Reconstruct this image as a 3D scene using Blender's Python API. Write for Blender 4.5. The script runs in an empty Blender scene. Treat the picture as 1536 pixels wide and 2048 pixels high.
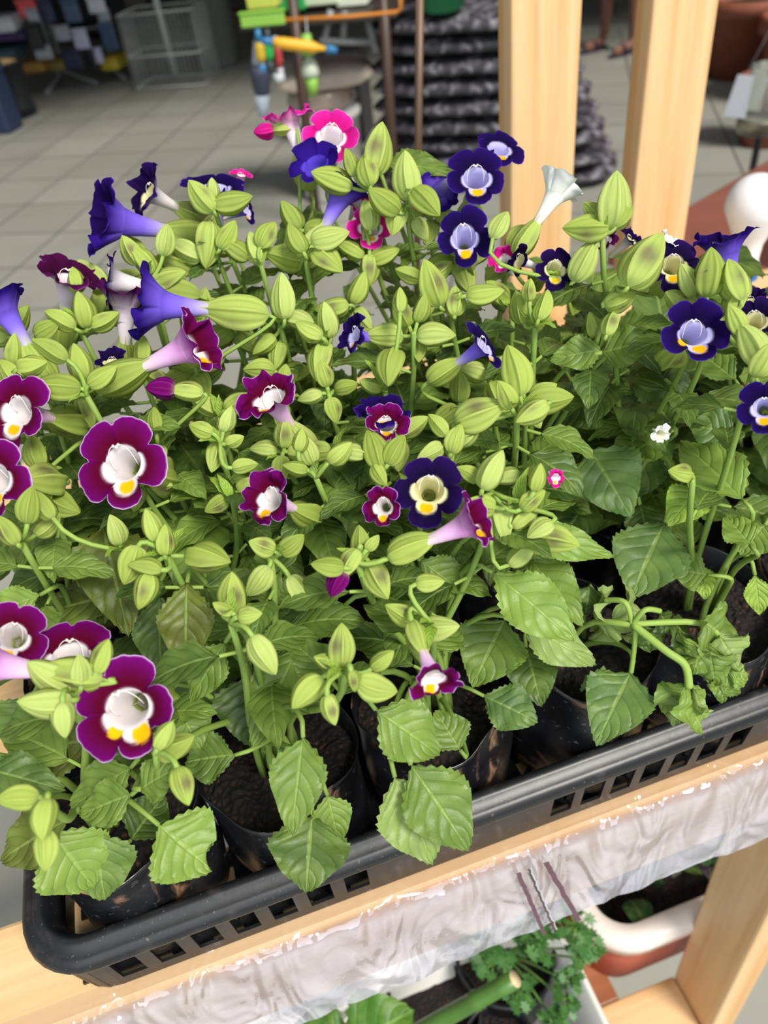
import bpy, bmesh, math, random
from mathutils import Vector, Matrix, noise
random.seed(7)
sc = bpy.context.scene
COL = sc.collection
pi = math.pi
# ------------------------------------------------------------ camera
F = 1600.0
RX = Vector((0.990761268, -0.135617512, 0.0))
RY = Vector((-0.0884907585, -0.646474153, 0.757786616))
RZ = Vector((-0.102769136, -0.750785629, -0.652502448))
R3 = Matrix((RX, RY, RZ))
CAM = Vector((0, 0, 1.4))
cd = bpy.data.cameras.new('camera'); cam = bpy.data.objects.new('camera', cd); COL.objects.link(cam)
cx, cy, cz = R3.col[0], R3.col[1], R3.col[2]
M = Matrix((( cx[0], -cy[0], -cz[0], CAM[0]), (cx[1], -cy[1], -cz[1], CAM[1]), (cx[2], -cy[2], -cz[2], CAM[2]), (0, 0, 0, 1)))
cam.matrix_world = M
cd.sensor_fit = 'VERTICAL'; cd.sensor_height = 36; cd.lens = F / 2048 * 36
cd.clip_start = 0.02; cd.clip_end = 60
cd.dof.use_dof = True; cd.dof.focus_distance = 0.37; cd.dof.aperture_fstop = 9.5
sc.camera = cam
# ------------------------------------------------------------ light
sc.view_settings.view_transform = 'Standard'; sc.view_settings.look = 'None'
sc.view_settings.gamma = 1; sc.view_settings.use_curve_mapping = False
sc.view_settings.exposure = 0.0
w = bpy.data.worlds.new('world'); sc.world = w; w.use_nodes = True
w.node_tree.nodes['Background'].inputs[0].default_value = (0.83, 0.92, 1.0, 1)
w.node_tree.nodes['Background'].inputs[1].default_value = 0.5
def light(name, kind, loc, target, energy, color, **kw):
    l = bpy.data.lights.new(name, kind); l.energy = energy; l.color = color
    for k, v in kw.items(): setattr(l, k, v)
    o = bpy.data.objects.new(name, l); COL.objects.link(o); o.location = loc
    o.rotation_euler = (Vector(target) - Vector(loc)).to_track_quat('-Z', 'Y').to_euler()
    return o
light('sun', 'SUN', (2.2, -2.4, 4.9), (0.1, 0.3, 1.0), 4.3, (1.0, 0.95, 0.86), angle=math.radians(18))
light('open_shopfront_daylight', 'AREA', (-0.2, -2.4, 2.2), (0.1, 0.6, 0.9), 62, (0.9, 0.96, 1.0), size=3.2)

# ------------------------------------------------------------ helpers
def ray(px, py): return R3 @ Vector((px - 768, py - 1024, F))
def at(px, py, z):
    d = ray(px, py); return CAM + d * ((z - CAM.z) / d.z)
def atd(px, py, D): return CAM + ray(px, py).normalized() * D
def ath(px, py, H):
    d = ray(px, py); return CAM + d * (H / math.hypot(d.x, d.y))
def canopy(px, py, dz=0.0):           # where a sight line meets the sloping top of the planting
    d = ray(px, py); r = math.hypot(d.x, d.y)
    k = 0.33
    t = (CAM.z - 1.15 - dz + 0.17 * k) / (k * r - d.z)
    return CAM + d * t
def camv(x, y, z):                     # direction: right, up in the picture, towards the viewer
    return (R3 @ Vector((x, -y, -z))).normalized()
TH = math.radians(13)
U = Vector((math.cos(TH), math.sin(TH), 0)); V = Vector((-math.sin(TH), math.cos(TH), 0)); O = Vector((-.203, .157, 0))
def S(u, v, z): return O + U * u + V * v + Vector((0, 0, z))
MS = Matrix(((U.x, V.x, 0, O.x), (U.y, V.y, 0, O.y), (0, 0, 1, 0), (0, 0, 0, 1)))
def suv(p): q = Vector((p.x, p.y, 0)) - O; return q.dot(U), q.dot(V)

def tag(o, label=None, cat=None, group=None, kind=None):
    if label: o['label'] = label
    if cat: o['category'] = cat
    if group: o['group'] = group
    if kind: o['kind'] = kind
    return o
def empty(name, loc, label, cat, group=None, rz=0):
    o = bpy.data.objects.new(name, None); COL.objects.link(o); o.location = loc; o.rotation_euler = (0, 0, rz)
    o.empty_display_size = 0.02
    return tag(o, label, cat, group)
class MB:
    def __init__(s): s.v = []; s.f = []; s.uv = []; s.c = []; s.cb = []; s.mi = []
    def vert(s, p, uv=(0, 0), c=(1, 1, 1), cb=None):
        s.v.append(tuple(p)); s.uv.append(uv); s.c.append(tuple(c) + (1,)); s.cb.append(tuple(cb or c) + (1,)); return len(s.v) - 1
    def face(s, *i, m=0): s.f.append(i); s.mi.append(m)
    def grid(s, fn, n, m, closed=False):
        b = len(s.v)
        for i in range(n + 1):
            for j in range(m + (0 if closed else 1)): s.vert(*fn(i / n, j / m))
        W = m + (0 if closed else 1)
        for i in range(n):
            for j in range(m):
                j2 = (j + 1) % W if closed else j + 1
                s.face(b + i * W + j, b + i * W + j2, b + (i + 1) * W + j2, b + (i + 1) * W + j)
    def box(s, a, b, M4=None, m=0):
        x0, y0, z0 = a; x1, y1, z1 = b
        P = [Vector(p) for p in ((x0, y0, z0), (x1, y0, z0), (x1, y1, z0), (x0, y1, z0), (x0, y0, z1), (x1, y0, z1), (x1, y1, z1), (x0, y1, z1))]
        if M4 is not None: P = [M4 @ p for p in P]
        k = [s.vert(p) for p in P]
        for f in ((0, 3, 2, 1), (4, 5, 6, 7), (0, 1, 5, 4), (1, 2, 6, 5), (2, 3, 7, 6), (3, 0, 4, 7)): s.face(*[k[i] for i in f], m=m)
    def tube(s, pts, r, n=7, c=(1, 1, 1), cap=True):
        pts = [Vector(p) for p in pts]; N = len(pts)
        rr = r if isinstance(r, (list, tuple)) else [r] * N
        b = len(s.v); ref = None
        for i, p in enumerate(pts):
            t = (pts[min(i + 1, N - 1)] - pts[max(i - 1, 0)])
            t = t.normalized() if t.length > 1e-9 else Vector((0, 0, 1))
            if ref is None: ref = t.orthogonal().normalized()
            a = (ref - t * ref.dot(t)); a = a.normalized() if a.length > 1e-6 else t.orthogonal().normalized(); ref = a; bb = t.cross(a)
            for j in range(n):
                th = 2 * pi * j / n; s.vert(p + (a * math.cos(th) + bb * math.sin(th)) * rr[i], (i / N, j / n), c)
        for i in range(N - 1):
            for j in range(n):
                s.face(b + i * n + j, b + i * n + (j + 1) % n, b + (i + 1) * n + (j + 1) % n, b + (i + 1) * n + j)
        if cap:
            s.face(*[b + j for j in reversed(range(n))]); s.face(*[b + (N - 1) * n + j for j in range(n)])
    def lathe(s, prof, c=(0, 0, 0), n=24, col=(1, 1, 1), wob=0):
        b = len(s.v); c = Vector(c)
        for i, (r, z) in enumerate(prof):
            for j in range(n):
                th = 2 * pi * j / n; q = 1 + wob * noise.noise(Vector((math.cos(th) * 2, math.sin(th) * 2, z * 30)))
                s.vert(c + Vector((r * q * math.cos(th), r * q * math.sin(th), z)), (j / n, i / len(prof)), col)
        for i in range(len(prof) - 1):
            for j in range(n): s.face(b + i * n + j, b + i * n + (j + 1) % n, b + (i + 1) * n + (j + 1) % n, b + (i + 1) * n + j)
        if prof[0][0] > 1e-4: s.face(*[b + j for j in reversed(range(n))])
        if prof[-1][0] > 1e-4 and s.caps: s.face(*[b + (len(prof) - 1) * n + j for j in range(n)])
    caps = True
    def mesh(s, name, mats, smooth=True):
        me = bpy.data.meshes.new(name); me.from_pydata(s.v, [], s.f)
        ul = me.uv_layers.new(name='UVMap')
        vi = [0] * len(me.loops); me.loops.foreach_get('vertex_index', vi)
        flat = []
        for i in vi: flat.extend(s.uv[i])
        ul.data.foreach_set('uv', flat)
        for nm, arr in (('Col', s.c), ('ColB', s.cb)):
            ca = me.color_attributes.new(nm, 'FLOAT_COLOR', 'POINT')
            ca.data.foreach_set('color', [x for q in arr for x in q])
        for m in (mats if isinstance(mats, (list, tuple)) else [mats]): me.materials.append(m)
        me.polygons.foreach_set('material_index', s.mi)
        me.polygons.foreach_set('use_smooth', [smooth] * len(me.polygons)); me.update()
        return me
    def build(s, name, mats, parent=None, smooth=True, bevel=0, loc=None):
        me = s.mesh(name, mats, smooth); o = bpy.data.objects.new(name, me); COL.objects.link(o)
        if parent: o.parent = parent
        if loc is not None: o.location = loc
        if bevel:
            b = o.modifiers.new('bevel', 'BEVEL'); b.width = bevel; b.segments = 2; b.limit_method = 'ANGLE'
            for p in me.polygons: p.use_smooth = False
        return o
def bez(a, b, c, d, n):
    out = []
    for i in range(n + 1):
        t = i / n; u = 1 - t
        out.append(a * u**3 + b * 3 * u * u * t + c * 3 * u * t * t + d * t**3)
    return out
def frame(z, y):                       # rotation with local Z=z, local Y near y
    z = z.normalized(); x = y.cross(z)
    x = x.normalized() if x.length > 1e-5 else z.orthogonal().normalized()
    y = z.cross(x); return Matrix((x, y, z)).transposed()

# ------------------------------------------------------------ materials
def lin(r, g, b):
    f = lambda c: (c / 255 / 12.92) if c <= 10 else ((c / 255 + .055) / 1.055) ** 2.4
    return (f(r), f(g), f(b))
def newmat(name):
    m = bpy.data.materials.new(name); m.use_nodes = True; nt = m.node_tree
    return m, nt, nt.nodes['Principled BSDF'], nt.nodes['Material Output']
def N(nt, t, **kw):
    n = nt.nodes.new(t)
    for k, v in kw.items(): setattr(n, k, v)
    return n
def mixc(nt, fac, a, b):
    n = N(nt, 'ShaderNodeMix', data_type='RGBA')
    for s, v in ((0, fac), (6, a), (7, b)):
        if hasattr(v, 'links'): nt.links.new(v, n.inputs[s])
        else: n.inputs[s].default_value = v if s == 0 else (tuple(v) + (1,))[:4]
    return n.outputs[2]
def mth(nt, op, a, b=0.0, c=None):
    n = N(nt, 'ShaderNodeMath', operation=op)
    for i, v in enumerate((a, b) if c is None else (a, b, c)):
        if hasattr(v, 'links'): nt.links.new(v, n.inputs[i])
        else: n.inputs[i].default_value = v
    return n.outputs[0]
def ramp(nt, x, lo, hi):
    n = N(nt, 'ShaderNodeMapRange'); n.interpolation_type = 'SMOOTHSTEP'
    nt.links.new(x, n.inputs[0]); n.inputs[1].default_value = lo; n.inputs[2].default_value = hi
    return n.outputs[0]
def noi(nt, scale, detail=3, coord='Object', stretch=None, dist=0):
    tc = N(nt, 'ShaderNodeTexCoord'); n = N(nt, 'ShaderNodeTexNoise'); n.inputs['Scale'].default_value = scale; n.inputs['Detail'].default_value = detail
    n.inputs['Distortion'].default_value = dist
    if stretch:
        mp = N(nt, 'ShaderNodeMapping'); mp.inputs['Scale'].default_value = stretch
        nt.links.new(tc.outputs[coord], mp.inputs[0]); nt.links.new(mp.outputs[0], n.inputs[0])
    else: nt.links.new(tc.outputs[coord], n.inputs[0])
    return n.outputs[0]
def bump(nt, bs, h, strength=.3, dist=.001):
    b = N(nt, 'ShaderNodeBump'); b.inputs['Strength'].default_value = strength; b.inputs['Distance'].default_value = dist
    nt.links.new(h, b.inputs['Height']); nt.links.new(b.outputs[0], bs.inputs['Normal'])
def plain(name, col, rough=.5, metal=0, var=.25, nscale=20, spec=.5, bmp=0, alpha=1):
    m, nt, bs, out = newmat(name)
    n = noi(nt, nscale, 4)
    c = mixc(nt, n, tuple(x * (1 - var) for x in col), tuple(min(1, x * (1 + var)) for x in col))
    nt.links.new(c, bs.inputs['Base Color']); bs.inputs['Roughness'].default_value = rough; bs.inputs['Metallic'].default_value = metal
    bs.inputs['Specular IOR Level'].default_value = spec; bs.inputs['Alpha'].default_value = alpha
    if bmp: bump(nt, bs, n, bmp, .003)
    return m
def wood(name, a, b, axis):
    m, nt, bs, out = newmat(name)
    st = [14, 14, 14]; st[axis] = .7
    n1 = noi(nt, 1.6, 4, stretch=tuple(st), dist=.6)
    st2 = [90, 90, 90]; st2[axis] = 3
    n2 = noi(nt, 1.5, 3, stretch=tuple(st2))
    c = mixc(nt, ramp(nt, n1, .38, .68), a, b)
    c = mixc(nt, mth(nt, 'MULTIPLY', ramp(nt, n2, .35, .75), .35), c, tuple(x * .72 for x in b))
    nt.links.new(c, bs.inputs['Base Color']); bs.inputs['Roughness'].default_value = .45
    bump(nt, bs, n2, .15, .0006)
    return m
WA, WB = lin(228, 194, 146), lin(210, 164, 108)
wood_x = wood('pine_along', WA, WB, 0); wood_y = wood('pine_across', WA, WB, 1); wood_z = wood('pine_upright', WA, WB, 2)
wood_red = wood('red_brown_wood', lin(176, 112, 78), lin(140, 82, 54), 0)  # darker, redder brown than the pine, for the lower cross rails

def leaf_material():
    m, nt, bs, out = newmat('torenia_leaf')
    at_ = N(nt, 'ShaderNodeVertexColor', layer_name='Col')
    uv = N(nt, 'ShaderNodeUVMap', uv_map='UVMap'); sp = N(nt, 'ShaderNodeSeparateXYZ'); nt.links.new(uv.outputs[0], sp.inputs[0])
    s, t = sp.outputs[0], sp.outputs[1]
    ta = mth(nt, 'ABSOLUTE', mth(nt, 'SUBTRACT', t, .5)); ta = mth(nt, 'MULTIPLY', ta, 2)
    k = mth(nt, 'SUBTRACT', mth(nt, 'MULTIPLY', s, 6.0), mth(nt, 'MULTIPLY', mth(nt, 'POWER', ta, 1.2), 1.9))
    fr = mth(nt, 'ABSOLUTE', mth(nt, 'SUBTRACT', mth(nt, 'FRACT', k), .5))      # .5 at a vein
    vein = ramp(nt, fr, .455, .5)
    mid = ramp(nt, mth(nt, 'SUBTRACT', 1, mth(nt, 'MULTIPLY', ta, 12)), 0, .7)
    edge = ramp(nt, ta, .9, 1.0)
    n = noi(nt, 90, 4); n2 = noi(nt, 900, 3)
    base = mixc(nt, mth(nt, 'MULTIPLY', ramp(nt, n, .35, .7), .6), at_.outputs[0], mixc(nt, .35, at_.outputs[0], lin(160, 184, 84)))
    hsv = N(nt, 'ShaderNodeHueSaturation'); hsv.inputs['Value'].default_value = .62; nt.links.new(base, hsv.inputs['Color'])
    c = mixc(nt, mth(nt, 'MULTIPLY', vein, .42), base, hsv.outputs[0])
    c = mixc(nt, mth(nt, 'MULTIPLY', mid, .38), c, lin(160, 186, 96))
    gm = N(nt, 'ShaderNodeNewGeometry')
    c = mixc(nt, mth(nt, 'MULTIPLY', gm.outputs['Backfacing'], .45), c, lin(158, 180, 110))
    nt.links.new(c, bs.inputs['Base Color']); bs.inputs['Roughness'].default_value = .42; bs.inputs['Specular IOR Level'].default_value = .35
    h = mth(nt, 'SUBTRACT', mth(nt, 'MULTIPLY', n2, .25), mth(nt, 'POWER', mth(nt, 'MULTIPLY', fr, 2), 3.0)); h = mth(nt, 'SUBTRACT', h, mth(nt, 'MULTIPLY', mid, .8))
    bump(nt, bs, h, .5, .0009)
    tr = N(nt, 'ShaderNodeBsdfTranslucent'); cc = mixc(nt, .4, c, lin(190, 210, 80)); nt.links.new(cc, tr.inputs[0])
    mx = N(nt, 'ShaderNodeMixShader'); mx.inputs[0].default_value = .22
    nt.links.new(bs.outputs[0], mx.inputs[1]); nt.links.new(tr.outputs[0], mx.inputs[2]); nt.links.new(mx.outputs[0], out.inputs[0])
    return m
def colmat(name, rough, transl, bumpscale=0, twoside=False, sheen=0, spec=.3, tint=None):
    m, nt, bs, out = newmat(name)
    a = N(nt, 'ShaderNodeVertexColor', layer_name='Col').outputs[0]
    if twoside:
        b = N(nt, 'ShaderNodeVertexColor', layer_name='ColB').outputs[0]
        g = N(nt, 'ShaderNodeNewGeometry'); a = mixc(nt, g.outputs['Backfacing'], a, b)
    nt.links.new(a, bs.inputs['Base Color']); bs.inputs['Roughness'].default_value = rough; bs.inputs['Specular IOR Level'].default_value = spec
    if sheen: bs.inputs['Sheen Weight'].default_value = sheen
    if bumpscale: bump(nt, bs, noi(nt, bumpscale, 3), .3, .0005)
    if transl:
        tr = N(nt, 'ShaderNodeBsdfTranslucent'); nt.links.new(a if tint is None else mixc(nt, .4, a, tint), tr.inputs[0])
        mx = N(nt, 'ShaderNodeMixShader'); mx.inputs[0].default_value = transl
        nt.links.new(bs.outputs[0], mx.inputs[1]); nt.links.new(tr.outputs[0], mx.inputs[2]); nt.links.new(mx.outputs[0], out.inputs[0])
    return m
M_leaf = leaf_material()
M_petal = colmat('petal', .75, .12, 500, True, 0.0, .06)
M_pod = colmat('calyx_green', .5, .32, 260, False, 0, .3, lin(215, 235, 110))
M_stem = colmat('stem_green', .5, .15, 300, False, 0, .3)
M_stamen = plain('stamen_white', lin(240, 232, 225), .4, var=.05)
def bag_material():
    m, nt, bs, out = newmat('black_grow_bag')
    n = noi(nt, 14, 6, dist=1.0); n2 = noi(nt, 45, 5); n3 = noi(nt, 220, 3)
    mud = mth(nt, 'MULTIPLY', ramp(nt, n, .52, .58), ramp(nt, n2, .42, .52))
    c = mixc(nt, ramp(nt, n2, .3, .8), lin(12, 13, 16), lin(34, 36, 42))
    c = mixc(nt, mth(nt, 'MULTIPLY', ramp(nt, n3, .62, .72), .5), c, lin(90, 90, 95))
    c = mixc(nt, mth(nt, 'MULTIPLY', mud, .8), c, lin(150, 112, 84))
    nt.links.new(c, bs.inputs['Base Color'])
    rr = mth(nt, 'ADD', .3, mth(nt, 'MULTIPLY', mud, .5)); nt.links.new(rr, bs.inputs['Roughness'])
    bump(nt, bs, mth(nt, 'ADD', n2, mud), .6, .0015)
    return m
M_bag = bag_material()
def tray_material():
    m, nt, bs, out = newmat('black_tray_plastic')
    n = noi(nt, 60, 5); n2 = noi(nt, 500, 2)
    c = mixc(nt, ramp(nt, n, .55, .8), lin(22, 23, 26), lin(62, 58, 58)); c = mixc(nt, mth(nt, 'MULTIPLY', ramp(nt, n2, .68, .75), .5), c, lin(120, 110, 100))
    nt.links.new(c, bs.inputs['Base Color']); bs.inputs['Roughness'].default_value = .38; bump(nt, bs, n, .25, .001)
    return m
M_tray = tray_material()
def soil_material():
    m, nt, bs, out = newmat('dark_soil')
    tc = N(nt, 'ShaderNodeTexCoord'); v = N(nt, 'ShaderNodeTexVoronoi'); v.inputs['Scale'].default_value = 260; nt.links.new(tc.outputs['Object'], v.inputs[0])
    n = noi(nt, 120, 4)
    c = mixc(nt, ramp(nt, n, .45, .7), lin(28, 18, 13), lin(96, 62, 42)); c = mixc(nt, ramp(nt, v.outputs[0], .1, .5), c, lin(20, 13, 10))
    nt.links.new(c, bs.inputs['Base Color']); bs.inputs['Roughness'].default_value = .9; bump(nt, bs, v.outputs[0], 1, .004)
    return m
M_soil = soil_material()

# ------------------------------------------------------------ setting: floor and far walls
SA = math.radians(75)
def floor_material():
    m, nt, bs, out = newmat('floor_tiles')
    tc = N(nt, 'ShaderNodeTexCoord'); mp = N(nt, 'ShaderNodeMapping'); mp.inputs['Rotation'].default_value = (0, 0, -SA); mp.inputs['Location'].default_value = (.1, .02, 0)
    nt.links.new(tc.outputs['Object'], mp.inputs[0])
    br = N(nt, 'ShaderNodeTexBrick'); br.offset = 0; br.inputs['Scale'].default_value = 1.0; br.inputs['Brick Width'].default_value = .41; br.inputs['Row Height'].default_value = .41
    br.inputs['Mortar Size'].default_value = .006; br.inputs['Mortar Smooth'].default_value = .3
    br.inputs['Color1'].default_value = lin(158, 158, 149) + (1,); br.inputs['Color2'].default_value = lin(146, 146, 137) + (1,); br.inputs['Mortar'].default_value = lin(84, 84, 80) + (1,)
    nt.links.new(mp.outputs[0], br.inputs[0])
    n = noi(nt, 2.2, 6); n2 = noi(nt, 1.5, 3)
    c = mixc(nt, mth(nt, 'MULTIPLY', ramp(nt, n, .4, .7), .35), br.outputs[0], lin(132, 130, 120))
    nt.links.new(c, bs.inputs['Base Color']); nt.links.new(mth(nt, 'ADD', .28, mth(nt, 'MULTIPLY', n2, .3)), bs.inputs['Roughness'])
    return m
def slab(name, a, b, mat, M4=None):
    m = MB(); m.box(a, b, M4); o = m.build(name, mat, smooth=False); o['kind'] = 'structure'; return o
slab('floor', (-7, -3, -.1), (8, 13, 0), floor_material())
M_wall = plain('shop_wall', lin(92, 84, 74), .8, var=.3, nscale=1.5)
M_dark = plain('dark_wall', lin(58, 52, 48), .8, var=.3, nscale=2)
slab('wall_back', (-7, 12.8, 0), (8, 13, 3.4), M_wall)
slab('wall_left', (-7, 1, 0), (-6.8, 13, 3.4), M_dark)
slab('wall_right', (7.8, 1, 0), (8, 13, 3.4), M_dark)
slab('ceiling', (-7, 4.2, 3.4), (8, 13, 3.5), M_wall)

# ------------------------------------------------------------ display shelf
shelf = empty('display_shelf', S(.25, .25, 0), 'pine slatted display shelf with square legs carrying the black flower tray', 'shelf')
ZT = .945
def sbox(name, a, b, mat, bevel=.002, parent=shelf, label=None):
    m = MB(); ax = [(a[i] + b[i]) / 2 for i in range(3)]
    m.box([a[i] - ax[i] for i in range(3)], [b[i] - ax[i] for i in range(3)])
    o = m.build(name, mat, None, False, bevel); o.location = S(*ax); o.rotation_euler = (0, 0, TH)
    if parent: o.parent = parent; o.matrix_parent_inverse = Matrix.Translation(parent.location).inverted()
    return o
sbox('slat', (-.65, 0.0, ZT - .02), (.90, .066, ZT), wood_x, .003)
for v0 in (.20, .48):
    sbox('slat', (-.65 if v0 > .4 else -.06, v0, ZT - .02), (.90, v0 + .066, ZT), wood_x, .003)
sbox('rail', (-.65, .004, ZT - .10), (.4955, .022, ZT - .0205), wood_x)
sbox('cross_rail', (.5315, .068, ZT - .09), (.56, .545, ZT - .0205), wood_y)
sbox('leg', (.4963, .0, 0), (.531, .0655, ZT - .0205), wood_z, .003)
for u0, u1 in ((.5115, .582), (.655, .7265)):
    sbox('upright_post', (u0, .5525, 0), (u1, .583, 2.05), wood_z, .003)
sbox('leg', (-.685, .0, 0), (-.65, .0655, ZT - .0205), wood_z, .003)
sbox('upright_post', (-.685, .5525, 0), (-.6145, .583, 2.05), wood_z, .003)
sbox('cross_rail', (-.65, .068, ZT - .09), (-.62, .545, ZT - .0205), wood_y)
# lower deck
ZL = .333
sbox('lower_slat', (-.65, .0, ZL - .02), (.4955, .066, ZL), wood_x, .002)
sbox('lower_slat', (-.65, .20, ZL - .02), (.66, .266, ZL), wood_x, .002)
sbox('lower_slat', (-.65, .33, ZL - .02), (.66, .396, ZL), wood_x, .002)
sbox('lower_cross_rail', (.375, .067, ZL - .04), (.425, .199, ZL - .002), wood_red)
sbox('lower_cross_rail', (-.60, .004, ZL - .09), (-.56, .545, ZL - .0205), wood_red)

# clear film hanging from the front edge
def film_material():
    m, nt, bs, out = newmat('crinkled_clear_film')
    n = noi(nt, 24, 2.0, stretch=(1.3, 1, .5), dist=.8); n2 = noi(nt, 9, 4, stretch=(2.2, 1, .6)); n3 = noi(nt, 160, 3)
    nt.links.new(mixc(nt, n2, lin(240, 244, 255), lin(214, 206, 224)), bs.inputs['Base Color'])
    bs.inputs['Roughness'].default_value = .1; bs.inputs['Specular IOR Level'].default_value = 1.0; bs.inputs['Metallic'].default_value = .5
    bump(nt, bs, mth(nt, 'ADD', n, mth(nt, 'MULTIPLY', n3, .015)), 1.0, .022)
    tr = N(nt, 'ShaderNodeBsdfTransparent'); tr.inputs[0].default_value = (.93, .92, .95, 1)
    a = N(nt, 'ShaderNodeVertexColor', layer_name='Col').outputs[0]
    f = mth(nt, 'MULTIPLY', a, 1.0)
    mx = N(nt, 'ShaderNodeMixShader'); nt.links.new(f, mx.inputs[0]); nt.links.new(tr.outputs[0], mx.inputs[1]); nt.links.new(bs.outputs[0], mx.inputs[2]); nt.links.new(mx.outputs[0], out.inputs[0])
    return m
M_film = film_material()
prof = [(.012, .9462, .03), (.009, .9462, .04), (.006, .9462, .05), (.003, .9464, .06), (0, .9466, .10), (-.0035, .944, .35), (-.005, .938, .62)]
for i in range(1, 13): prof.append((-.006 - .001 * i / 12, .938 - .083 * i / 12, .56 + .1 * min(1, i / 6)))
m = MB(); nu = 260; b0 = 0
for i in range(nu + 1):
    u = -.10 + .72 * i / nu
    for j, (v, z, a) in enumerate(prof):
        k = max(0, (j - 5) / 13)
        p = Vector((u * 30, z * 22, 0))
        d = noise.noise(p) * .005 * k + noise.noise(p * 2.3) * .0018 * k + max(0, noise.noise(Vector((u * 60 + z * 25, z * 6, 5))) - .1) * .004 * k
        zz = z + noise.noise(Vector((u * 7, 3, 0))) * .0015 * k
        m.vert(S(u, v - .003 * k - abs(d), zz) , (u, z), (a, a, a))
W = len(prof)
for i in range(nu):
    for j in range(W - 1): m.face(i * W + j, (i + 1) * W + j, (i + 1) * W + j + 1, i * W + j + 1)
film = m.build('plastic_film', M_film)
tag(film, 'crinkled clear plastic film hanging over the front edge of the shelf', 'plastic film')
M_seam = plain('seam_print', lin(92, 62, 74), .5, var=.4, nscale=300)
def seam(u0, u1, wd, mat, kink=0):
    m = MB()
    for i in range(41):
        t = i / 40; z = .944 - .086 * t; u = u0 + (u1 - u0) * t + kink * noise.noise(Vector((t * 18, u0 * 50, 0)))
        for s_ in (-1, 1): m.vert(S(u + s_ * wd * (1 + .35 * noise.noise(Vector((t * 40, s_, 0)))), -.0105 - .006 * t, z))
    for i in range(40): m.face(2 * i, 2 * i + 1, 2 * i + 3, 2 * i + 2)
    return m.build('seam_line', mat, film)
def uf(px, py):
    d = ray(px, py); k = (O.dot(V) - .01) / d.dot(V); return ((CAM + d * k) - O).dot(U)
M_ridge = plain('heat_seal', lin(180, 178, 186), .2, var=.1)
seam(uf(1036, 1728), uf(1080, 1845), .0013, M_seam, .0006)
seam(uf(1092, 1695), uf(1148, 1830), .0016, M_seam, .0006)
seam(uf(1056, 1715), uf(1100, 1845), .0007, plain('dark_seal_line', lin(60, 50, 50), .3), .0012)
seam(uf(1060, 1715), uf(1104, 1845), .0004, M_ridge, .0012)

# ------------------------------------------------------------ nursery tray
TU, TV, ZR = .565, .285, 1.0
tray = empty('nursery_tray', S(TU / 2, TV / 2, ZT), 'black plastic nursery tray with slotted sides holding the potted flowers', 'tray')
def rrect(u0, v0, u1, v1, r, n=8):
    pts = []
    for cxx, cyy, a0 in ((u1 - r, v0 + r, -90), (u1 - r, v1 - r, 0), (u0 + r, v1 - r, 90), (u0 + r, v0 + r, 180)):
        for i in range(n + 1):
            a = math.radians(a0 + 90 * i / n); pts.append((cxx + r * math.cos(a), cyy + r * math.sin(a)))
    return pts
def ring(prof, r0=.034, mat=M_tray, name='rim'):   # prof: list (inset, z)
    m = MB(); rings = []
    for ins, z in prof:
        pts = rrect(ins, ins, TU - ins, TV - ins, max(.004, r0 - ins)); rings.append([m.vert(S(u, v, z) - tray.location) for u, v in pts])
    for a, b in zip(rings, rings[1:] + rings[:1]):
        n = len(a)
        for i in range(n): m.face(a[i], a[(i + 1) % n], b[(i + 1) % n], b[i])
    return m.build(name, mat, tray)
ring([(-.0005, .9905), (-.001, .9925), (0, .997), (.003, .9995), (.006, .9997), (.0075, 1.0025), (.0105, 1.0035), (.013, 1.0025), (.0145, .9985), (.0165, .996), (.018, .986), (.0165, .986), (.014, .993), (.005, .9945), (.002, .992)])
# slotted wall
def wall_seg(m, fu, L, slots, zt, zb, off):
    # fu(t) -> (u,v) outer line, inwards offset by depth: boxes
    pass
wallm = MB()
def wquad(P, a, b, z0, z1, th=.0018):
    (ua, va), (ub, vb) = P(a), P(b)
    d = Vector((ub - ua, vb - va)); n = Vector((-d.y, d.x)).normalized() * th
    q = [(ua, va), (ub, vb), (ub + n.x, vb + n.y), (ua + n.x, va + n.y)]; nn = n / th
    k = [wallm.vert(S(x + nn.x * (.9945 - z) * .14, y + nn.y * (.9945 - z) * .14, z) - tray.location) for z in (z0, z1) for x, y in q]
    for f in ((0, 3, 2, 1), (4, 5, 6, 7), (0, 1, 5, 4), (1, 2, 6, 5), (2, 3, 7, 6), (3, 0, 4, 7)): wallm.face(*[k[i] for i in f])
def side(P, L, holes):
    z0, za, zb, z1 = ZT + .003, .9585, .984, .9945
    wquad(P, 0, L, z0, za); wquad(P, 0, L, zb, z1)
    x = 0
    for h in holes:
        wquad(P, x, h - .0065, za, zb); x = h + .0065
    wquad(P, x, L, za, zb)
I = .0015; c_ = .034
hf = [.044 + .0205 * i for i in range(7)] + [.289 + .019 * i for i in range(7)] + [.46, .48, .50]
side(lambda t: (c_ + t, I), TU - 2 * c_, [h - c_ for h in hf if c_ + .008 < h < TU - c_ - .008])
side(lambda t: (TU - c_ - t, TV - I), TU - 2 * c_, [.03 + .0205 * i for i in range(22)])
side(lambda t: (TU - I, c_ + t), TV - 2 * c_, [.02 + .0205 * i for i in range(9)])
side(lambda t: (I, TV - c_ - t), TV - 2 * c_, [.02 + .0205 * i for i in range(9)])
for (cu, cv, a0) in ((TU - c_, c_, -90), (TU - c_, TV - c_, 0), (c_, TV - c_, 90), (c_, c_, 180)):
    rr = c_ - I
    for i in range(6):
        f = lambda t, i=i: (cu + rr * math.cos(math.radians(a0 + 15 * (i + t))), cv + rr * math.sin(math.radians(a0 + 15 * (i + t))))
        wquad(f, 0, 1, ZT + .003, .9945)
wallm.build('slotted_wall', M_tray, tray, smooth=False)
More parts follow.
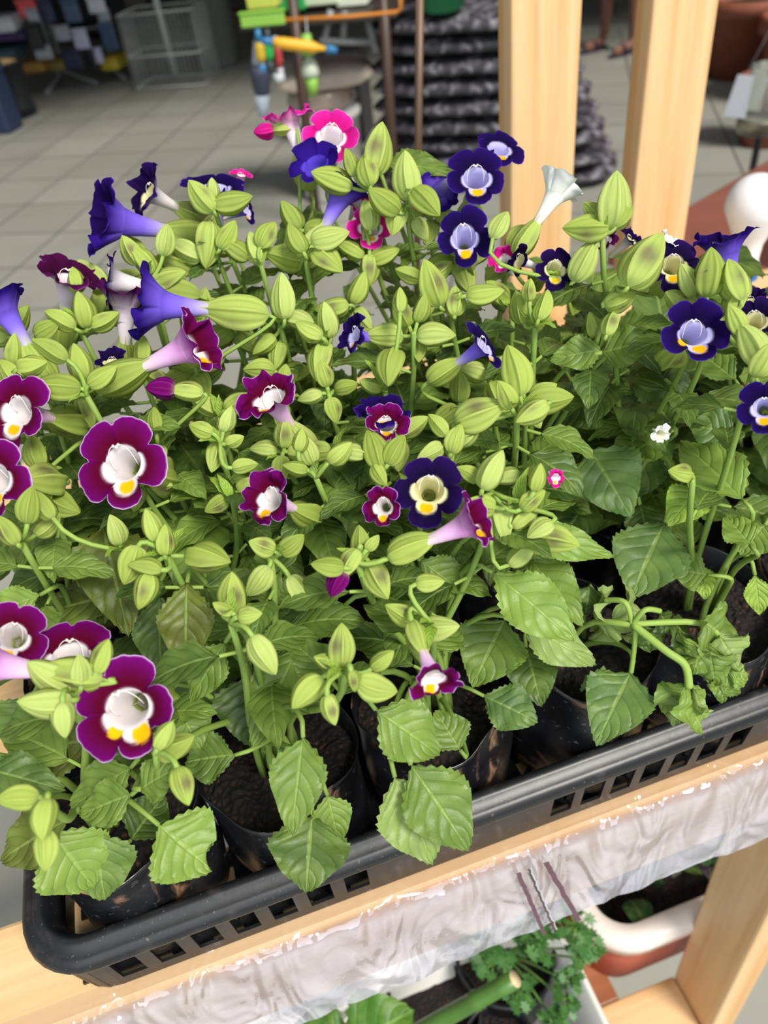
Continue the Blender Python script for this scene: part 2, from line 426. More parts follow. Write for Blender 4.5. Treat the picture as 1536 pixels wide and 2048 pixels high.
# latticed bottom
m = MB()
for i in range(14):
    u = .022 + (TU - .05) * i / 13
    a = S(u, .01, ZT + .0005) - tray.location; m.box((u, .013, ZT + .0003), (u + (.006 if i < 1 else .022), TV - .013, ZT + .0022), Matrix.Translation(-tray.location) @ MS)
for i in range(8):
    v = .016 + (TV - .038) * i / 7
    m.box((.013, v, ZT + .0003), (TU - .013, v + .006, ZT + .0024), Matrix.Translation(-tray.location) @ MS)
for k in range(-6, 14):   # diagonal braces
    for sgn in (1,):
        p0 = Vector((.04 * k + .02, .016)); p1 = p0 + Vector((TV - .034, TV - .034))
        pts = [p for p in (p0 + (p1 - p0) * t / 20 for t in range(21)) if .018 < p.x < TU - .018]
        if len(pts) > 1: m.tube([S(p.x, p.y, ZT + .003) - tray.location for p in (pts[0], pts[-1])], .0026, 4)
m.build('lattice_base', M_tray, tray, smooth=False)

# ------------------------------------------------------------ plant pieces
def mixv(a, b, t): return tuple(a[i] * (1 - t) + b[i] * t for i in range(3))
def leaf_into(mb, base, tip, width, nrm, col, segs=18, droop=.12, fold=.22, curl=0, wav=.03, off=Vector((0, 0, 0)), col2=None, bite=None):
    ax = tip - base; L = ax.length; a = ax / L
    n = nrm - a * nrm.dot(a); n = n.normalized() if n.length > 1e-5 else a.orthogonal().normalized()
    sd = a.cross(n); b = len(mb.v); nt = 6
    sh = random.uniform(.62, .8); ph = random.uniform(0, 9)
    for i in range(segs + 1):
        s = i / segs
        pk = sh - .34
        w = math.sin(pi / 2 * min(1, s / pk)) ** .9 if s < pk else 1 - ((s - pk) / (1 - pk)) ** 1.5
        w = max(w, .02 if i == 0 else .006)
        zig = 1 + (.03 if i % 2 else -.03) * (1 if .05 < s < .97 else 0)
        for j in range(nt + 1):
            t = -1 + 2 * j / nt
            q = abs(t); hw = width / 2 * w * (zig if q > .9 else 1)
            x = t * hw
            z = fold * abs(x) - droop * L * (4 * s * (s - 1) * -1 * -1) * -1
            z = fold * abs(x) + droop * L * 4 * s * (1 - s)
            z += wav * L * math.sin(s * 17 + ph + t * 1.5) * q
            z += .005 * L * math.sin((s * 6 - 1.9 * q ** 1.2) * 2 * pi) * (q * (1.2 - q)) * 2
            if curl: z += curl * L * (noise.noise(Vector((s * 3 + ph, t * 1.6, ph))) + .6 * q * q * math.sin(s * 6 + ph))
            back = (.03 * L if i % 2 == 0 and q > .9 else 0)
            p = base + a * (s * L + back * (1 if s < .97 else 0)) + sd * x + n * z - off
            if bite and (s > bite[0]) and t * bite[1] > .2: p -= a * (s - bite[0]) * L * .8 * min(1, (t * bite[1] - .2) * 2)
            cc = mixv(col, col2, s) if col2 else col
            mb.vert(p, (s, j / nt), cc)
    for i in range(segs):
        for j in range(nt):
            k = b + i * (nt + 1) + j; mb.face(k, k + 1, k + nt + 2, k + nt + 1)
LEAFC = dict(l=lin(122, 150, 66), m=lin(102, 128, 54), g=lin(70, 96, 42), d=lin(46, 72, 28), o=lin(86, 92, 32), b=lin(78, 108, 60), p=lin(138, 160, 92), y=lin(148, 180, 68))

def pod_mesh(seed, palette, n=16, m=50, opened=0):
    rnd = random.Random(seed); mb = MB(); tw = rnd.uniform(-.25, .25); bend = rnd.uniform(-.06, .06); asym = [rnd.uniform(.82, 1.15) for _ in range(5)]
    edge, body, rib = palette
    smx, smr = rnd.uniform(0, 6.28), rnd.random()
    def fn(i, j):
        s = i; th = 2 * pi * j
        pr = (s ** .52) * ((1 - s) ** .82) / .413 if 0 < s < 1 else 0
        if opened: pr = max(pr, .42 if s > .55 else 0) if s > .1 else pr
        x = ((th / (2 * pi) * 5 + .5) % 1) - .5; k = int((th / (2 * pi) * 5 + .5)) % 5
        wing = math.exp(-(abs(x) / .075) ** 1.4)
        r = .30 * pr * (.74 + .34 * wing * asym[k])
        r += .012 * noise.noise(Vector((math.cos(th) * 2, math.sin(th) * 2, s * 5 + seed))) * pr
        t2 = th + tw * s
        c = mixv(body, edge, min(1, wing * .85))
        c = mixv(c, rib, .18 * math.exp(-((abs(x) - .5) / .07) ** 2))
        sm = max(0, 1 - abs(s - .5) / .28) * max(0, math.cos(th - smx)) ** 2 * (1 if smr > .45 else .15)
        c = mixv(c, lin(104, 84, 76), min(.75, sm * .95) * (1 - wing))
        c = mixv(c, lin(196, 214, 140), .35 * math.exp(-(s / .1) ** 2))
        return (Vector((r * math.cos(t2) + bend * math.sin(pi * s), r * math.sin(t2), s)), (s, j), c)
    mb.grid(fn, n, m, True)
    return mb.mesh('flower_bud', M_pod)
PAL = [(lin(196, 212, 108), lin(174, 194, 90), lin(204, 216, 124)), (lin(200, 214, 116), lin(180, 200, 98), lin(222, 228, 150)),
       (lin(180, 196, 96), lin(156, 176, 78), lin(190, 204, 120)), (lin(208, 220, 132), lin(188, 206, 112), lin(226, 232, 166))]
PODS = [pod_mesh(k, PAL[k % 4]) for k in range(10)]
CALS = [pod_mesh(50 + k, PAL[(k + 1) % 4], opened=1) for k in range(4)]

FT = {
 'm': dict(core=lin(80, 0, 26), out=lin(108, 4, 110), rim=lin(206, 170, 220), thr=lin(226, 218, 220), tub=lin(222, 176, 222), bk=lin(148, 30, 140)),
 'b': dict(core=lin(16, 3, 50), out=lin(34, 10, 96), rim=lin(70, 40, 150), thr=lin(192, 186, 234), tub=lin(128, 104, 226), bk=lin(48, 22, 132)),
 'w': dict(core=lin(240, 242, 236), out=lin(244, 246, 242), rim=lin(250, 250, 248), thr=lin(236, 234, 210), tub=lin(240, 242, 230), bk=lin(240, 242, 238)),
 'p': dict(core=lin(196, 16, 120), out=lin(206, 40, 156), rim=lin(222, 120, 196), thr=lin(248, 240, 246), tub=lin(244, 226, 240), bk=lin(206, 60, 160)),
 'd': dict(core=lin(52, 4, 40), out=lin(78, 10, 70), rim=lin(120, 50, 120), thr=lin(232, 218, 230), tub=lin(232, 220, 232), bk=lin(96, 26, 96)),
 'k': dict(core=lin(16, 4, 44), out=lin(36, 10, 80), rim=lin(70, 40, 130), thr=lin(224, 218, 168), tub=lin(226, 218, 220), bk=lin(44, 18, 110)),
}
def flower_mesh(kind, seed, crumple=0.0, cup=.25, two=False):
    T = FT[kind]; rnd = random.Random(seed); mb = MB(); NT = 110
    wr = [rnd.uniform(.86, 1.08) for _ in range(5)]; tilt = [rnd.uniform(-.16, .24) for _ in range(5)]
    wl = [(.50, .22, .0, .0, .22)[k] + rnd.uniform(-.05, .05) for k in range(5)]
    rhos = [0, .05, .1, .16, .22, .28, .34, .42, .5, .6, .7, .8, .88, .93, .96, .985, 1.0]
    tubes = [(-1.75, .10), (-1.5, .13), (-1.2, .17), (-.9, .215), (-.6, .26), (-.35, .31), (-.14, .38)]
    YS = (1.0, .68, .05)
    rows = []
    for ti, (z, r) in enumerate(tubes):
        row = []
        for j in range(NT):
            th = 2 * pi * j / NT
            rr = r * (1 + .07 * math.cos(2 * th)); g = ti / (len(tubes) - 1)
            ci = mixv(mixv(T['thr'], lin(210, 206, 160), .3 * (1 - g)), T['thr'], g)
            dn = ((th + pi / 2 + pi) % (2 * pi)) - pi
            if two and g > .6 and abs(dn) > 2.1 and False: ci = lin(236, 160, 20)
            co = mixv(mixv(lin(240, 232, 214), T['tub'], min(1, g * 1.6)), T['bk'], max(0, g - .72) * 1.9)
            row.append(mb.vert((rr * math.cos(th), rr * math.sin(th), z), (g, j / NT), ci, co))
        rows.append(row)
    for rho in rhos[1:]:
        row = []
        for j in range(NT):
            th = 2 * pi * j / NT
            a = ((th + pi / 2) / (2 * pi) * 5 + .5) % 5; k = int(a) % 5; x = (a - int(a) - .5) * 2
            notch = .54
            if (k == 2 and x > 0) or (k == 3 and x < 0): notch = .70
            Rm = wr[k] * (notch + (1 - notch) * max(0, 1 - abs(x) ** 3.6) ** .5)
            Rm *= 1 + .006 * math.sin(th * 31 + seed) + .02 * noise.noise(Vector((math.cos(th) * 5, math.sin(th) * 5, seed)))
            r = .38 + (Rm - .38) * rho
            z = -.14 + cup * (1 - (1 - rho) ** 1.6) + .05 * x * rho + tilt[k] * rho * rho - .10 * rho ** 4 * (1 - abs(x))
            nz = noise.noise(Vector((math.cos(th) * 2.2 * (.5 + rho), math.sin(th) * 2.2 * (.5 + rho), seed * 3.1)))
            z += (.05 + crumple) * nz * rho + .008 * math.sin(th * 23 + seed) * rho ** 5
            r *= 1 + crumple * .5 * noise.noise(Vector((th * 2.2, rho * 2, seed)))
            bnd = wl[k] * (1 - .25 * abs(x)); f = max(0, min(1, (rho - bnd + .07) / .14)); f = f * f * (3 - 2 * f)
            dark = mixv(T['core'], T['out'], max(0, min(1, (rho - bnd) / (1.02 - bnd))) ** 2.0)
            fringe = math.exp(-((rho - bnd) / .07) ** 2)
            ci = mixv(T['thr'], dark, f); ci = mixv(ci, T['out'], fringe * .35 * f)
            er = max(0, min(1, (rho - .955) / .03)); edge_n = max(0, min(1, (abs(x) - .9) / .08)) * (rho > .45)
            ci = mixv(ci, T['rim'], max(er, .0) * .9)
            dx, dy = r * math.cos(th), r * math.sin(th)
            for sx, sy, sr in (((.0, -.50, .165),) if not two else ((.06, -.50, .17), (-.36, -.26, .13))):
                if kind not in 'wv':
                    e = math.hypot((dx - sx) / 1.15, (dy - sy)) / sr
                    if e < 1.12: ci = mixv(lin(244, 178, 10), ci, max(0, min(1, (e - .85) / .27)))
            co = mixv(T['tub'], T['bk'], min(1, .35 + rho)); co = mixv(co, T['out'], .5 * rho)
            row.append(mb.vert((dx, dy, z), (rho, j / NT), ci, co))
        rows.append(row)
    for a, b in zip(rows, rows[1:]):
        for j in range(NT): mb.face(a[j], b[j], b[(j + 1) % NT], a[(j + 1) % NT]) if False else mb.face(a[j], a[(j + 1) % NT], b[(j + 1) % NT], b[j])
    # make the face side (towards +Z) the front
    mb.f = [tuple(reversed(f)) for f in mb.f]
    return mb.mesh('flower', M_petal)
FT['v'] = dict(core=lin(40, 16, 120), out=lin(30, 8, 92), rim=lin(60, 36, 140), thr=lin(84, 62, 190), tub=lin(120, 96, 216), bk=lin(48, 22, 132))
FM = {}
for kd in 'mbwpdkv':
    FM[kd] = [flower_mesh(kd, 3 + q * 7 + ord(kd), 0.0, .14, False) for q in range(2)] + [flower_mesh(kd, 40 + q * 5 + ord(kd), .20, .3, False) for q in range(2)]
for kd in 'mbwpdk': FM[kd].append(flower_mesh(kd, 77 + ord(kd), .07, .55, False))
FM['m2'] = [flower_mesh('m', 91, 0, .13, True)] * 4; FM['b2'] = [flower_mesh('b', 92, 0, .24, True)] * 4
def stamen_mesh():
    mb = MB()
    for s in (-1, 1):
        pts = bez(Vector((.25 * s, -.05, -.35)), Vector((.30 * s, .12, -.05)), Vector((.22 * s, .34, .05)), Vector((.06 * s, .36, .02)), 8)
        mb.tube(pts, .009, 5); mb.lathe([(.001, -.035), (.03, -.015), (.034, .015), (.001, .035)], tuple(pts[-1]), 8)
    mb.lathe([(.001, -.03), (.035, -.01), (.045, .01), (.001, .04)], (0, .33, 0), 8)
    return mb.mesh('stamen', M_stamen)
STM = stamen_mesh()

# ------------------------------------------------------------ potted plants: bags, soil
COLS = [.060, .146, .235, .322, .407, .492]; ROWS = [.057, .144, .231]
BAGH = ZT + .104
class Plant: pass
plants = []
for r, v in enumerate(ROWS):
    for c, u in enumerate(COLS):
        p = Plant(); p.r, p.c = r, c
        p.base = S(u + random.uniform(-.002, .002), v + random.uniform(-.002, .002), ZT + .003)
        p.h = .098 + random.uniform(-.006, .006) - (.006 if r == 0 else 0)
        p.root = empty('potted_torenia', p.base, None, 'potted plant', 'torenias in black grow bags')
        p.stem = MB(); p.leaf = MB(); p.nodes = []; p.parts = 0
        rb = .0418; tiltx, tilty = random.uniform(-.25, .25), random.uniform(-.25, .25); sd = random.random() * 50
        def radius(th, z):
            q = noise.noise(Vector((math.cos(th) * 1.6, math.sin(th) * 1.6, z * 28 + sd))); q2 = noise.noise(Vector((th * 3, z * 60, sd)))
            sq = 1 + .05 * math.cos(4 * th)          # bags press each other a little square
            return rb * sq * (1 + .07 * q + .025 * q2)
        m = MB(); n = 56; H = p.h; zs = [0, .002, .006, .02, .035, .05, .065, .078, .088, .095, .1]
        rr = []
        for i, z in enumerate(zs):
            zz = z * H / .1; row = []
            for j in range(n):
                th = 2 * pi * j / n
                k = (.80, .90, .95, .98, 1, 1, 1, 1, 1.0, 1.02, 1.03)[i]
                wob = (.004 * noise.noise(Vector((math.cos(th) * 1.5, math.sin(th) * 1.5, sd + 9))) + .0045 * tiltx * math.cos(th)) * (i / 10) ** 3
                row.append(m.vert((radius(th, zz) * k * math.cos(th), radius(th, zz) * k * math.sin(th), zz + wob * 1.6)))
            rr.append(row)
        for i, z in enumerate((.099, .09, .08, .06)):    # inner wall
            zz = z * H / .1; row = []
            for j in range(n):
                th = 2 * pi * j / n; q = radius(th, zz) * (1.015 if i == 0 else .975)
                wob = (.004 * noise.noise(Vector((math.cos(th) * 1.5, math.sin(th) * 1.5, sd + 9))) + .0045 * tiltx * math.cos(th)) * 1.6 * (1 if i == 0 else .4)
                row.append(m.vert((q * math.cos(th), q * math.sin(th), zz + wob)))
            rr.append(row)
        for a, b in zip(rr, rr[1:]):
            for j in range(n): m.face(a[j], a[(j + 1) % n], b[(j + 1) % n], b[j])
        m.face(*reversed(rr[0]))
        m.build('grow_bag', M_bag, p.root)
        m = MB(); zs_ = H - .014
        def sf(i, j):
            th = 2 * pi * j; q = radius(th, zs_) * .972 * i
            return (Vector((q * math.cos(th), q * math.sin(th), zs_ + .004 * noise.noise(Vector((q * math.cos(th) * 90, q * math.sin(th) * 90, sd))) + .002 * noise.noise(Vector((q * math.cos(th) * 300, q * math.sin(th) * 300, sd))) + .003 * (1 - i))), (i, j))
        m.grid(sf, 14, 40, True); m.build('soil', M_soil, p.root)
        p.soil = p.base + Vector((0, 0, zs_ + .002))
        plants.append(p)
def near(pt, lean=1.0):
    pt = pt + V * .034 + U * .006
    best = min(plants, key=lambda p: (Vector((pt.x, pt.y)) - Vector((p.base.x, p.base.y)) * 1.0).length + (0.02 if p.wilt else 0))
    return best
for p in plants: p.wilt = (p.r == 0 and p.c == 3)
SC1, SC2 = lin(124, 152, 70), lin(150, 178, 84)
def add_part(p, mesh, name, loc, rot, s, parent=None):
    o = bpy.data.objects.new(name, mesh); COL.objects.link(o); o.parent = parent or p.root
    m4 = Matrix.Translation(loc - (p.root.location if parent is None else Vector((0, 0, 0)))) @ rot.to_4x4() @ (Matrix.Diagonal((s[0], s[1], s[2], 1)) if isinstance(s, (tuple, list)) else Matrix.Scale(s, 4))
    o.matrix_local = m4
    return o
def grow_stem(p, top, updir=None, r0=.0021, r1=.0014, leaves=True, lv=(.3, .5, .7, .88), pal='gmdg', big=1.0):
    a = p.soil + Vector((random.uniform(-.012, .012), random.uniform(-.012, .012), -.004))
    L = (top - a).length
    u = updir or Vector((0, 0, 1))
    pts = bez(a, a + Vector((0, 0, L * .4)), top - u * L * .35, top, 10)
    p.stem.tube([q - p.root.location for q in pts], [r0 + (r1 - r0) * i / 10 for i in range(11)], 6, mixv(SC1, SC2, random.random()))
    if leaves:
        ph = random.random() * pi
        for k, t in enumerate(lv):
            i = min(9, int(t * 10)); q = pts[i].lerp(pts[i + 1], t * 10 - i); d = (pts[i + 1] - pts[i]).normalized()
            for s in (0, pi):
                if random.random() < .12: continue
                az = ph + k * pi / 2 + s + random.uniform(-.35, .35)
                out = Vector((math.cos(az), math.sin(az), random.uniform(-.15, .45))).normalized()
                ln = (.040 - .014 * t) * random.uniform(.8, 1.2) * big
                b0 = q + out * .008; tp = b0 + (out + Vector((0, 0, -.25))).normalized() * ln
                if tp.z < p.soil.z + .01: tp.z = p.soil.z + .012
                p.leaf_queue.append((b0, tp, ln * random.uniform(.58, .72), Vector((0, 0, 1)) - out * .2, random.choice(pal), q.copy()))
    return pts
for p in plants: p.leaf_queue = []
RAMPC = lambda ch: mixv(LEAFC[ch], LEAFC[random.choice('gml')], random.uniform(0, .35))

def cluster(px, py, pods, dz=0.0, stem=True, lv=(.3, .5, .7, .88), pal='gmdg', plant=None):
    """pods: (cx, cy, length_px, angle_deg[, toward]) ; angle of the tip in the picture, 90 = up"""
    nd = canopy(px, py, dz); D = (nd - CAM).length; p = plants[plant] if plant is not None else near(nd)
    p.nodes.append(nd)
    up = (Vector((0, 0, 1)) + (nd - p.soil).normalized() * .5).normalized()
    if stem: grow_stem(p, nd, up, lv=lv, pal=pal)
    # two bracts at the node
    for q in pods:
        x, y, L, ang = q[:4]; tw = q[4] if len(q) > 4 else random.uniform(-.15, .45)
        a = math.radians(ang); d = camv(math.cos(a), math.sin(a), tw)
        fore = math.sqrt(max(.3, 1 - tw * tw / (1 + tw * tw)))
        c = CAM + ray(x, y).normalized() * (D + random.uniform(-.012, .008)) ; Lw = L * D / F / fore
        base = c - d * Lw * .5
        mesh = random.choice(PODS)
        rot = frame(d, Vector((0, 0, 1))) @ Matrix.Rotation(random.random() * 6.28, 3, 'Z')
        add_part(p, mesh, 'flower_bud', base, rot, (Lw * random.uniform(.95, 1.15), Lw * random.uniform(.95, 1.15), Lw))
        mid = base - d * (base - nd).length * .35
        p.stem.tube([v - p.root.location for v in bez(nd, nd.lerp(mid, .5) + Vector((0, 0, -.001)), mid, base + d * .001, 5)], .0011, 5, SC2)
    if random.random() < .8:
        for s in (-1, 1):
            tp = nd + Vector((random.uniform(-.5, .5), random.uniform(-.5, .5), random.uniform(.1, .6))).normalized() * random.uniform(.010, .018)
            leaf_into(p.leaf, nd, tp, .005, Vector((0, 0, 1)), LEAFC['y'], 8, off=p.root.location)
    return nd

def flower(px, py, diam, face, kind, var=0, roll=0, dz=0.0, cal=1, stam=True, asp=1.0, plant=None, sc_=None):
    c = canopy(px, py, dz); D = (c - CAM).length; R = diam * D / F / 2
    f = camv(*face); p = plants[plant] if plant is not None else near(c - f * R)
    y = Vector((0, 0, 1)) if face[2] > .35 else Vector((0, 0, 1))
    upimg = camv(0, 1, 0); y = upimg if face[2] > .35 else Vector((0, 0, 1))
    rot = frame(f, y) @ Matrix.Rotation(math.radians(roll), 3, 'Z')
    o = add_part(p, FM[kind][var], 'flower', c, rot, (R * asp, R, R))
    if stam: add_part(p, STM, 'stamen', Vector((0, 0, 0)), Matrix.Identity(3), 1.0, o)
    if cal:
        co = add_part(p, random.choice(CALS), 'calyx', Vector((0, 0, -2.75)), Matrix.Rotation(random.random() * 6, 3, 'Z'), (1.55, 1.55, 1.75), o)
        b = c - f * R * 2.72
        cand = [q for q in p.nodes if (q - b).length < .055]
        if cand:
            nd = min(cand, key=lambda q: (q - b).length); ctrl = b - f * .012
            p.stem.tube([v - p.root.location for v in bez(nd, nd.lerp(ctrl, .5) + Vector((0, 0, .003)), ctrl, b, 6)], .0011, 5, SC2)
        else: grow_stem(p, b, f if f.z > -.2 else Vector((0, 0, 1)), r1=.0011, lv=(.35, .6))
    return o

# --- bud clusters, read from the photograph
cluster(432, 428, [(403, 392, 66, 130), (425, 378, 40, 92), (466, 402, 74, 15)], .012)
cluster(430, 500, [(415, 490, 88, -95), (372, 502, 70, 150), (350, 528, 74, 165), (455, 470, 60, 60)], 0)
cluster(522, 530, [(508, 495, 66, 105), (535, 470, 60, 60), (470, 500, 60, 150)])
cluster(610, 512, [(572, 512, 78, 178), (592, 476, 60, 118), (660, 474, 76, 15), (655, 522, 72, -38)])
cluster(560, 650, [(566, 592, 84, 92), (600, 640, 60, -20), (555, 712, 60, -100), (528, 690, 58, -140)], -.01)
cluster(742, 378, [(735, 340, 62, 100), (756, 298, 96, 80), (664, 360, 78, 165), (700, 325, 50, 110)], .01)
cluster(812, 410, [(816, 352, 82, 98), (768, 402, 66, 150), (852, 405, 74, -48), (792, 442, 62, -105), (842, 458, 50, -60)], .008)
cluster(898, 606, [(864, 566, 86, 112), (910, 602, 62, 88), (970, 586, 74, 8)], 0)
cluster(828, 668, [(805, 622, 62, 115), (842, 616, 56, 75), (768, 672, 78, 180), (872, 672, 78, 0), (836, 702, 50, -88)], .004)
cluster(770, 780, [(783, 735, 80, -100), (742, 770, 50, 160), (800, 600, 50, 90)], -.01, False)
cluster(650, 690, [(642, 724, 82, -100), (655, 640, 70, 100), (618, 660, 60, 150)], -.01)
cluster(1070, 650, [(1040, 615, 64, 108), (1086, 610, 64, 72), (1060, 580, 40, 90)], -.004)
cluster(1205, 468, [(1226, 402, 100, 86), (1190, 432, 66, 135), (1172, 456, 86, 178), (1168, 522, 84, 62), (1245, 430, 60, 60)], .012)
cluster(1232, 575, [(1290, 520, 118, 58), (1240, 600, 60, 20)], .006)
cluster(1034, 825, [(1028, 742, 104, 104), (960, 828, 104, 22), (1100, 800, 96, 8), (1064, 826, 74, -150), (1010, 790, 60, 120)], .01)
cluster(905, 900, [(912, 878, 62, 70), (875, 850, 56, 130), (860, 905, 60, -150), (935, 870, 60, 40)], 0)
cluster(752, 930, [(748, 898, 84, 108), (792, 900, 70, 62), (700, 905, 60, 170), (760, 950, 50, -60)], 0)
cluster(632, 955, [(616, 900, 66, 108), (680, 905, 60, 40), (590, 935, 50, 170), (600, 880, 50, 80)], 0)
cluster(174, 792, [(112, 775, 88, 180), (158, 725, 70, 100), (205, 752, 66, 30), (65, 730, 60, 10), (100, 700, 66, 150)], .006)
cluster(60, 690, [(30, 700, 60, 80), (95, 660, 56, 30), (20, 745, 60, 130)], 0)
cluster(440, 885, [(402, 858, 50, 160), (455, 838, 54, 70), (430, 915, 62, -98), (490, 932, 52, 10), (470, 880, 40, 20)], -.002)
cluster(335, 1110, [(302, 1050, 66, 105), (330, 1080, 62, 88), (290, 1135, 64, 170), (416, 1118, 96, -6), (288, 1182, 72, -105), (262, 1130, 80, -110)], .002)
cluster(540, 1112, [(524, 1092, 52, 158), (584, 1088, 62, 38), (516, 1162, 76, -128), (597, 1186, 82, -62)], .004)
cluster(462, 1248, [(468, 1186, 88, 92), (446, 1216, 44, 150), (528, 1310, 88, -60), (500, 1230, 50, 10)], .008)
cluster(714, 1125, [(720, 1085, 72, 94), (655, 1132, 66, 172), (756, 1160, 86, -62), (745, 1085, 40, 50)], .006)
cluster(690, 1340, [(682, 1290, 88, 88), (652, 1322, 52, 158), (754, 1372, 84, -18), (615, 1385, 84, -135), (662, 1420, 62, -75), (706, 1362, 44, -80), (765, 1320, 60, 40)], .008, plant=1)
cluster(985, 985, [(985, 940, 88, 62), (1004, 1045, 92, -82), (1045, 1108, 74, 40), (1112, 1082, 88, -12), (1066, 1000, 60, 40), (935, 948, 54, 150), (1075, 955, 56, 80)], .006)
cluster(1030, 1010, [(1050, 1040, 60, 30), (960, 1010, 66, 170), (1080, 1060, 60, -150)], .002, False)
cluster(90, 1605, [(36, 1597, 72, 180), (90, 1638, 64, -88), (92, 1700, 68, -86), (66, 1590, 30, 110)], .0, lv=(.5,), plant=0)
cluster(138, 1380, [(100, 1352, 90, 140), (205, 1312, 66, 70), (90, 1402, 84, 175), (128, 1440, 66, -88), (160, 1340, 60, 90)], .004, plant=0)
cluster(310, 1500, [(352, 1490, 84, 28), (366, 1572, 66, -65), (330, 1470, 60, 60)], -.004, plant=0, lv=(.5, .8))
cluster(865, 1250, [(860, 1165, 60, 5), (880, 1255, 78, 8), (800, 1225, 70, 150), (850, 1260, 60, -60)], .0)
cluster(1385, 965, [(1360, 946, 52, 170)], -.03, lv=(.4, .6, .8))
cluster(1410, 600, [(1418, 545, 82, 92), (1375, 560, 62, 120), (1470, 560, 80, 105), (1350, 600, 50, 150)], .006)
cluster(1505, 740, [(1500, 690, 86, 112), (1525, 720, 60, 70), (1470, 640, 60, 120)], .004)
cluster(1430, 640, [(1475, 600, 60, 60), (1390, 590, 60, 100), (1455, 650, 50, 20)], 0)
cluster(1205, 640, [(1185, 650, 50, 110), (1222, 645, 56, 70), (1170, 690, 36, 160)], -.012)
cluster(300, 560, [(285, 520, 60, 130), (330, 480, 60, 80), (340, 560, 70, 20), (262, 500, 56, 120)], 0)
cluster(730, 450, [(735, 430, 60, 100), (700, 500, 60, 150), (770, 510, 60, 20), (740, 540, 60, -90)], -.006)
cluster(160, 660, [(165, 620, 66, 100), (210, 640, 60, 30), (120, 640, 60, 150), (150, 560, 50, 100)], -.012)
cluster(250, 1100, [(230, 1060, 60, 100), (90, 1010, 60, 120)], -.015, False)
cluster(40, 1080, [(60, 1010, 70, 80), (15, 1060, 60, 120), (95, 1050, 60, 40)], -.006)
cluster(1140, 560, [(1120, 560, 60, 100), (1000, 450, 60, 60)], -.01, False)
rg = random.Random(3)
def inreg(x, y):   # canopy outline in the photograph
    top = [(0, 640), (100, 640), (220, 560), (330, 470), (500, 440), (640, 420), (800, 330), (900, 420), (1010, 500), (1100, 560), (1300, 580), (1536, 590)]
    for (x0, y0), (x1, y1) in zip(top, top[1:]):
        if x0 <= x < x1: return y > y0 + (y1 - y0) * (x - x0) / (x1 - x0) + 15
    return False
for k in range(46):
    for _ in range(60):
        x, y = rg.uniform(5, 1180), rg.uniform(440, 1010)
        if not inreg(x, y): continue
        if x > 1060 and y > 700: continue
        nd = canopy(x, y, -.016)
        if all((nd - q).length > .026 for p in plants for q in p.nodes): break
    else: continue
    n = rg.randint(2, 4); a0 = rg.uniform(0, 360); L = rg.uniform(50, 72)
    cluster(x, y, [(x + 38 * math.cos(math.radians(a0 + i * 360 / n)), y - 12 - 38 * math.sin(math.radians(a0 + i * 360 / n)), L, a0 + i * 360 / n) for i in range(n)], -.016 - rg.uniform(0, .012), True, (.5, .7, .9), 'gmdm')

# --- flowers
flower(250, 1421, 202, (0, .08, 1), 'm2', 0, 28, .004, plant=0)
flower(240, 925, 188, (-.12, .1, 1), 'm', 0, 16, .012, asp=.92)
flower(137, 1308, 168, (.05, .75, .8), 'm', 1, 8, .0)
flower(22, 1272, 130, (.25, .35, 1), 'm', 0, -12, .006)
flower(-12, 1330, 140, (-1, .15, .1), 'm', 4, 0, .012)
flower(30, 820, 140, (-.35, .05, 1), 'm', 1, -12, .01)
flower(-18, 958, 150, (-.25, 0, 1), 'm', 0, 10, .014)
flower(538, 792, 140, (-.35, .55, .75), 'm', 2, 12, .008)
flower(378, 694, 150, (.9, .36, .12), 'm', 4, 0, .012, stam=False)
flower(138, 552, 124, (.3, .7, .6), 'd', 2, 0, .0)
flower(232, 442, 150, (-.8, .0, .55), 'b', 4, 0, .006, asp=.8)
flower(296, 385, 96, (-.6, .15, .7), 'k', 2, 0, .004)
flower(218, 560, 120, (-.9, .1, .3), 'k', 1, 0, .004)
flower(318, 610, 150, (-1, .08, .05), 'b', 4, 0, .01, stam=False)
flower(250, 605, 120, (.1, .9, .3), 'd', 4, 0, -.006)
flower(427, 368, 124, (.05, .75, .7), 'b', 0, 0, .004, stam=False, cal=0)
flower(495, 418, 60, (.9, .2, .4), 'b', 0, 0, .004, cal=0)
flower(628, 322, 106, (-.3, .35, .85), 'v', 0, 0, .012, stam=False, cal=0)
flower(682, 392, 108, (.45, .85, .05), 'b', 4, 0, .004, stam=False)
flower(664, 268, 108, (.15, .1, 1), 'p', 0, 0, .012)
flower(577, 238, 92, (-.3, .9, .35), 'p', 2, 0, .008)
flower(482, 348, 44, (.2, .8, .6), 'p', 1, 0, -.01, cal=0)
flower(742, 452, 92, (.1, .15, 1), 'p', 0, 0, -.008)
flower(716, 402, 60, (.3, .3, .8), 'p', 2, 0, -.006, cal=0)
flower(953, 352, 116, (0, .15, 1), 'b', 0, 4, .012)
flower(1000, 292, 96, (.2, .45, .85), 'b', 1, 0, .004, stam=False, cal=0)
flower(878, 382, 84, (-.3, .0, -.9), 'b', 2, 0, -.006, stam=False, cal=0)
flower(928, 472, 128, (-.12, .1, 1), 'b', 1, 6, .012, asp=.86)
flower(1036, 520, 66, (-.85, .15, .45), 'k', 1, 0, .0)
flower(1008, 518, 60, (-.4, .3, .8), 'p', 2, 0, -.012, cal=0)
flower(1112, 536, 84, (.2, .0, .9), 'k', 0, 0, -.002)
flower(1112, 388, 96, (.5, .75, .1), 'w', 4, 0, .01, stam=False)
flower(1348, 528, 100, (-.1, .1, 1), 'k', 0, 0, .008)
flower(1340, 480, 44, (.4, .6, .6), 'w', 3, 0, .012, stam=False, cal=0)
